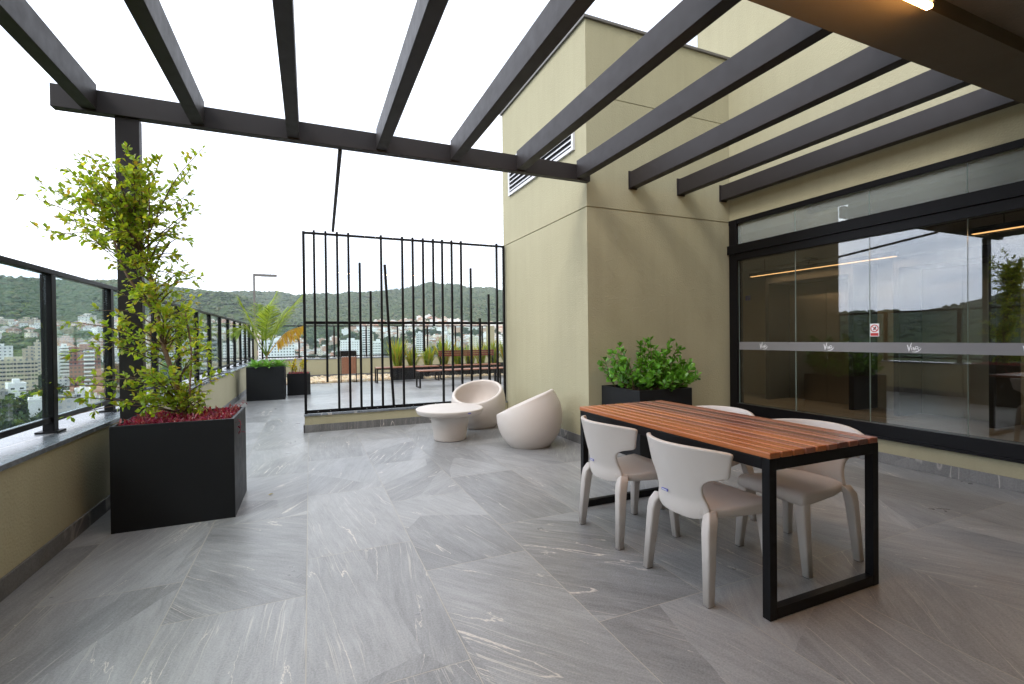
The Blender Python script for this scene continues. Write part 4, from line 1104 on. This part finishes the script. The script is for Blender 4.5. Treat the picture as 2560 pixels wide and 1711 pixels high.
def block(px0, px1, py, dist, mat, label, depth=14, name='apartment_block', yaw=0, win=None, bal=None, top=None, base=None, cat='building', roofm='croof'):
    """a building whose front spans two bearings, at a real distance; stands on the land"""
    c = on_r((px0 + px1) / 2, py, dist); a = on_r(px0, py, dist); b = on_r(px1, py, dist)
    W_ = (Vector((b.x, b.y)) - Vector((a.x, a.y))).length; g_ = hz(c.x, c.y) - 2 if base is None else base; Hh = c.z - g_
    root = empty(name, (c.x, c.y, g_), label, cat)
    root.rotation_euler.z = -math.atan2(c.x, c.y) + yaw
    def B(x0, x1, y0, y1, z0, z1, nm, mt, par=root):
        o = bx(x0, x1, y0, y1, z0, z1); me = o.build(nm, M[mt] if isinstance(mt, str) else mt); me.parent = par; return me
    B(-W_ / 2, W_ / 2, 0, depth, 0, Hh, 'walls', mat)
    rf = MB(); t = .4
    rf.box(-W_ / 2 - .15, W_ / 2 + .15, -.15, t, Hh, Hh + .9); rf.box(-W_ / 2 - .15, W_ / 2 + .15, depth - t, depth + .15, Hh, Hh + .9)
    rf.box(-W_ / 2 - .15, -W_ / 2 + t, t, depth - t, Hh, Hh + .9); rf.box(W_ / 2 - t, W_ / 2 + .15, t, depth - t, Hh, Hh + .9)
    rf.box(-W_ * .18, W_ * .2, depth * .3, depth * .75, Hh, Hh + (top or 3)); r_ = rf.build('roof_parapet', M[mat] if mat not in ('fgrey',) else M['fgrey']); r_.parent = root
    B(-W_ / 2 + t, W_ / 2 - t, t, depth - t, Hh + .001, Hh + .25, 'roof', roofm)
    if win:
        nx, nz, ww, wh, dz = win; n_ = 0; me = None
        mw = bx(-ww / 2, ww / 2, -.08, .05, -wh / 2, wh / 2)
        for j in range(nz):
            for i in range(nx):
                if n_ >= 100: break
                x = -W_ / 2 + (i + .5) * W_ / nx; z = Hh - dz * (j + .75)
                if z < 1: continue
                if me is None: o = mw.build('window', M['win']); me = o.data
                else: o = bpy.data.objects.new('window', me); COL.objects.link(o)
                o.parent = root; o.location = (x, 0, z); n_ += 1
    if bal:
        x0, x1, n_, dz = bal
        for j in range(n_):
            z = Hh - dz * (j + 1)
            o = MB().box(x0 * W_, x1 * W_, -1.5, -.01, z, z + 1.15).box(x0 * W_ + .3, x1 * W_ - .3, -.12, -.005, z + 1.16, z + 2.3).build('balcony', [M['fplainw']]); o.parent = root
            w_ = bx(x0 * W_ + .4, x1 * W_ - .4, -.16, -.121, z + 1.2, z + 2.25).build('window', M['win']); w_.parent = o
    return root
# left panes
block(-40, 33, 868, 640, 'fwhite', 'white apartment block at the left edge of the picture, below the wooded hill', 16)
block(55, 98, 874, 600, 'fbeige', 'pale beige block stepping down behind the nearest railing post', 14)
block(84, 104, 858, 580, 'fcream', 'narrow cream tower just left of the nearest railing post', 12)
block(-30, 96, 903, 520, 'fcream', 'long cream block with rows of small windows in the leftmost glass pane', 14, win=(14, 5, 1.4, 1.2, 3))
block(20, 66, 962, 395, 'fplainw', 'old white narrow block with a column of small windows in the leftmost glass pane', 12, win=(2, 6, 1.6, 1.0, 3.1), yaw=.1)
block(-40, 20, 982, 385, 'fgrey', 'grey weathered block at the left edge, below the long cream block', 12)
block(70, 112, 1003, 360, 'fplainw', 'low pale building with a grey flat roof just left of the nearest railing post', 18)
block(141, 178, 868, 560, 'fwhite', 'white balcony block left of the red brick tower', 14, bal=(-.3, .4, 8, 3))
block(173, 252, 871, 470, 'fred', 'red brick apartment tower with a stack of white balconies', 16, bal=(-.05, .30, 9, 3), win=(8, 9, 1.1, 1.3, 3))
block(232, 262, 938, 400, 'brick', 'raw orange brick building right of the red tower', 14)
block(187, 226, 977, 350, 'fplainw', 'small white building with one dark window, low in the second glass pane', 12, win=(2, 2, 1.6, 1.4, 3.4))
block(143, 190, 994, 340, 'fgrey', 'low grey flat roofed shed low in the second glass pane', 16)
block(226, 250, 1000, 345, 'fbeige', 'low beige building beside the second railing post', 16)
block(100, 140, 1000, 370, 'fwhite', 'low white building behind the nearest railing post', 14)
# towers seen between the posts right of the shrub
block(497, 522, 822, 330, 'fgrey', 'grey apartment tower with open balconies just right of the shrub', 14, bal=(-.4, .4, 9, 3))
block(526, 545, 822, 340, 'fbeige', 'beige apartment tower, second right of the shrub', 14, bal=(-.35, .35, 9, 3))
block(548, 566, 838, 400, 'fbeige', 'slim beige tower, third right of the shrub', 14)
block(570, 592, 826, 420, 'fcream', 'cream tower between the last railing posts', 14, win=(4, 8, 1.3, 1.3, 3))
block(470, 494, 850, 420, 'fwhite', 'pale block hidden behind the right side of the shrub', 14)
# beyond the far parapet
block(646, 737, 853, 560, 'fplainw', 'wide white block with a regular grid of windows behind the palm', 16, win=(12, 7, 1.3, 1.2, 3.1))
block(851, 902, 852, 620, 'fplainw', 'white apartment tower above the litter bin', 16, win=(9, 8, .9, 1.1, 2.9))
block(905, 924, 823, 640, 'fwhite', 'tall slim white tower right of the litter bin', 14, win=(4, 10, 1.4, 1.4, 3))
block(932, 958, 855, 560, 'fplainw', 'white tower with bluish windows left of the leaning bar', 14, win=(7, 8, .9, 1.1, 2.8))
block(925, 934, 838, 680, 'fcream', 'narrow cream tower between two white towers', 12)
block(1040, 1057, 834, 700, 'fwhite', 'tall white tower in the middle of the screen', 14, win=(4, 9, 1.4, 1.4, 3))
block(1112, 1134, 846, 700, 'fwhite', 'white block above the left end of the bench backrest', 14)
block(1172, 1196, 844, 720, 'fcream', 'cream block above the right end of the bench backrest', 14)
block(1236, 1262, 842, 700, 'fwhite', 'white block at the right edge of the screen', 14)

# houses
def house_proto(i, w, d, st, roof):
    mb = MB(); h = 3.1 * st
    mb.box(-w / 2, w / 2, -d / 2, d / 2, -6, h, 0)
    if roof == 'flat':
        mb.box(-w / 2 - .3, w / 2 + .3, -d / 2 - .3, d / 2 + .3, h, h + .4, 1)
        mb.box(-w * .2, w * .25, -d * .1, d * .35, h + .4, h + 2.6, 0)
    else:
        e = .5; z = h + w * .22; q = lambda x, y, zz: (x, y, zz)
        mb.face([q(-w / 2 - e, -d / 2 - e, h - .2), q(w / 2 + e, -d / 2 - e, h - .2), q(w * .0 + d * .0 + (w / 2 - d * .3), 0, z), q(-(w / 2 - d * .3), 0, z)], 1)
        mb.face([q(w / 2 + e, d / 2 + e, h - .2), q(-w / 2 - e, d / 2 + e, h - .2), q(-(w / 2 - d * .3), 0, z), q(w / 2 - d * .3, 0, z)], 1)
        mb.face([q(w / 2 + e, -d / 2 - e, h - .2), q(w / 2 + e, d / 2 + e, h - .2), q(w / 2 - d * .3, 0, z)], 1)
        mb.face([q(-w / 2 - e, d / 2 + e, h - .2), q(-w / 2 - e, -d / 2 - e, h - .2), q(-(w / 2 - d * .3), 0, z)], 1)
    return mb
protos = [(11, 8, 2, 'hip'), (9, 8, 2, 'flat'), (13, 9, 2, 'hip'), (8, 7, 3, 'flat'), (15, 10, 3, 'flat'), (10, 8, 1, 'hip'), (12, 10, 4, 'flat'), (9, 7, 2, 'hip')]
pm = [None] * len(protos); spots = []; grid_ = {}
def occupied(x, y, s=13):
    return (int(x // s), int(y // s)) in grid_
tries = 0
while len(spots) < 900 and tries < 60000:
    tries += 1
    a = rc_.choice((rc_.uniform(-25.5, -14), rc_.uniform(-12, 23), rc_.uniform(-12, 23), rc_.uniform(2, 23)))
    r = rc_.uniform(430, 1320)
    x, y = r * math.sin(R(a)), r * math.cos(R(a))
    if occupied(x, y): continue
    z = hz(x, y); el = math.degrees(math.atan2(z - H, r))
    if a > -12:
        lim = float(np.interp(a, [-12, -4, 4, 7, 9, 16, 23], [.2, .3, .8, 1.6, 3.0, 3.9, 2.6]))
        if el < -2.6 or el > lim: continue
        if el > lim * .5 and rc_.random() < .45: continue
        # leave wooded patches
        if float(fbm(x / 95, y / 95, 2)) > .12: continue
    else:
        if el > 1.6 or el < -7.5: continue
        if el > .3 and rc_.random() < .7: continue
        if float(fbm(x / 95 + 9, y / 95, 2)) > (.05 if el > -2 else -.05): continue
    if a < -12 and rc_.random() < .55: continue
    grid_[(int(x // 13), int(y // 13))] = 1; spots.append((r, x, y, z, a))
spots.sort()
KL = {'hip': 'small house with a tiled hipped roof among the houses of the hillside town', 'flat': 'small flat roofed house among the houses of the hillside town'}
rest = MB()
hmats = [M['fhouse'], M['hroof']]
for n_, (r, x, y, z, a) in enumerate(spots):
    i = rc_.randrange(len(protos)); yaw = rc_.uniform(-.7, .7) - R(a); sc_ = rc_.uniform(.8, 1.25)
    if n_ < 290:
        if pm[i] is None:
            o = house_proto(i, *protos[i]).build('hillside_house', hmats); pm[i] = o
        else:
            o = pm[i].copy(); COL.objects.link(o)
        o.location = (x, y, z); o.rotation_euler.z = yaw; o.scale = (sc_,) * 3
        tag(o, KL[protos[i][3]], 'house', ('tiled' if protos[i][3] == 'hip' else 'flat roofed') + ' houses of the hillside town')
    else:
        h_ = house_proto(i, *protos[i]); Mx = Matrix.Translation((x, y, z)) @ Matrix.Rotation(yaw, 4, 'Z') @ Matrix.Scale(sc_, 4)
        n0 = len(rest.v); rest.v += [tuple(Mx @ Vector(v)) for v in h_.v]; rest.f += [tuple(n0 + q for q in f) for f in h_.f]; rest.m += h_.m
def island_house(name, cols, rough=.8):
    m, nt, out = new_mat(name); k = N(nt)
    c = k.ramp(k.n('ShaderNodeNewGeometry').outputs['Random Per Island'], [(i / len(cols), x) for i, x in enumerate(cols)], 'CONSTANT')
    p = k.n('ShaderNodeBsdfPrincipled', {'Base Color': c, 'Roughness': rough}); nt.links.new(p.outputs[0], out.inputs[0]); return m
rm_ = [island_house('far_house_wall', [(.84, .82, .78), (.74, .66, .52), (.86, .84, .8), (.66, .53, .43), (.8, .74, .62), (.87, .86, .84), (.52, .32, .22)]),
       island_house('far_house_roof', [(.34, .17, .11), (.30, .19, .14), (.26, .24, .22), (.36, .20, .13), (.5, .48, .45), (.34, .32, .3)])]
tag(rest.build('distant_houses', rm_), 'hundreds of tiny pale houses climbing the hillside far behind the screen', 'houses', kind='stuff')
# trees between the buildings
tn = 0; tries = 0
while tn < 290 and tries < 20000:
    tries += 1
    near = rc_.random() < .3
    a = rc_.uniform(-25.5, -14.5) if near else rc_.uniform(-12, 22)
    r = rc_.uniform(340, 620) if near else rc_.uniform(640, 1150)
    x, y = r * math.sin(R(a)), r * math.cos(R(a))
    z = hz(x, y); el = math.degrees(math.atan2(z - H, r))
    if not near and (el < -2.6 or el > 1.5): continue
    if occupied(x, y): continue
    put_tree(x, y, rc_.uniform(.9, 1.8), 'bushy green tree among the buildings seen through the left railing' if near else 'bushy green tree among the houses beyond the far parapet', tn); tn += 1

# ------------------------------------------------------------------ sky and sun
EL, ROT = R(46), R(246)
w = bpy.data.worlds.new('World'); scene.world = w; w.use_nodes = True; nt = w.node_tree; nt.nodes.clear(); k = N(nt)
sky = k.n('ShaderNodeTexSky', sky_type='NISHITA', sun_disc=False, sun_elevation=EL, sun_rotation=ROT, altitude=60, air_density=1.2, dust_density=2.0)
gen = k.n('ShaderNodeTexCoord').outputs['Generated']
cl = k.noise(k.mapping(gen, (1, 1, 2.6)), 2.1, 7, .55, .4); cl2 = k.noise(k.mapping(gen, (1, 1, 3.2), loc=(3, 1, 0)), 5.0, 6, .6, .3)
cover = k.ramp(k.math('ADD', k.math('MULTIPLY', cl, .75), k.math('MULTIPLY', cl2, .25)), [(.36, g3(.62)), (.50, g3(1))])
shade = k.ramp(cl2, [(.3, (.66, .72, .82)), (.5, (.86, .89, .95)), (.66, (1, 1, 1))])
cloud = k.mix(1, shade, C4((14.4, 14.3, 14.2)), 'MULTIPLY')
lobe = k.n('ShaderNodeVectorMath', {0: k.n('ShaderNodeVectorMath', {0: gen}, operation='NORMALIZE').outputs[0], 1: (-.915, .365, .17)}, operation='DOT_PRODUCT').outputs['Value']
lobe = k.math('POWER', k.math('MAXIMUM', lobe, 0.0), 5.0)
cloud = k.mix(1, cloud, k.n('ShaderNodeCombineColor', {0: k.math('MULTIPLY_ADD', lobe, 1.15, .88), 1: k.math('MULTIPLY_ADD', lobe, 1.22, .90), 2: k.math('MULTIPLY_ADD', lobe, 1.36, .94)}).outputs[0], 'MULTIPLY')
c = k.mix(cover, sky.outputs[0], cloud)
bg = k.n('ShaderNodeBackground', {0: c, 1: .15}); o = k.n('ShaderNodeOutputWorld'); nt.links.new(bg.outputs[0], o.inputs[0])
ld = bpy.data.lights.new('sun', 'SUN'); ld.energy = 1.9; ld.angle = R(20); ld.color = (1, .96, .9); lo = bpy.data.objects.new('sun', ld); COL.objects.link(lo)
# Nishita: rotation is measured from +Y towards +X (clockwise seen from above)
sd = Vector((math.sin(ROT) * math.cos(EL), math.cos(ROT) * math.cos(EL), math.sin(EL)))
lo.rotation_euler = sd.to_track_quat('Z', 'Y').to_euler()

vs = scene.view_settings; vs.view_transform = 'Standard'; vs.look = 'None'; vs.gamma = 1; vs.exposure = .16; vs.use_curve_mapping = False
cy = scene.cycles; cy.max_bounces = 10; cy.transparent_max_bounces = 24; cy.diffuse_bounces = 4; cy.glossy_bounces = 5; cy.sample_clamp_indirect = 6
bpy.context.view_layer.update()

hb = bx(-3100, 3100, -3100, 3100, -54, 330).build('haze', new_mat('tmp')[0])
m, nt, out = new_mat('haze_air'); k = N(nt)
v = k.n('ShaderNodeVolumePrincipled', {'Color': (.78, .88, 1, 1), 'Density': .00010, 'Anisotropy': .2}); nt.links.new(v.outputs[0], out.inputs['Volume'])
hb.data.materials[0] = m; tag(hb, 'faint blue haze over the valley', 'haze', kind='stuff')
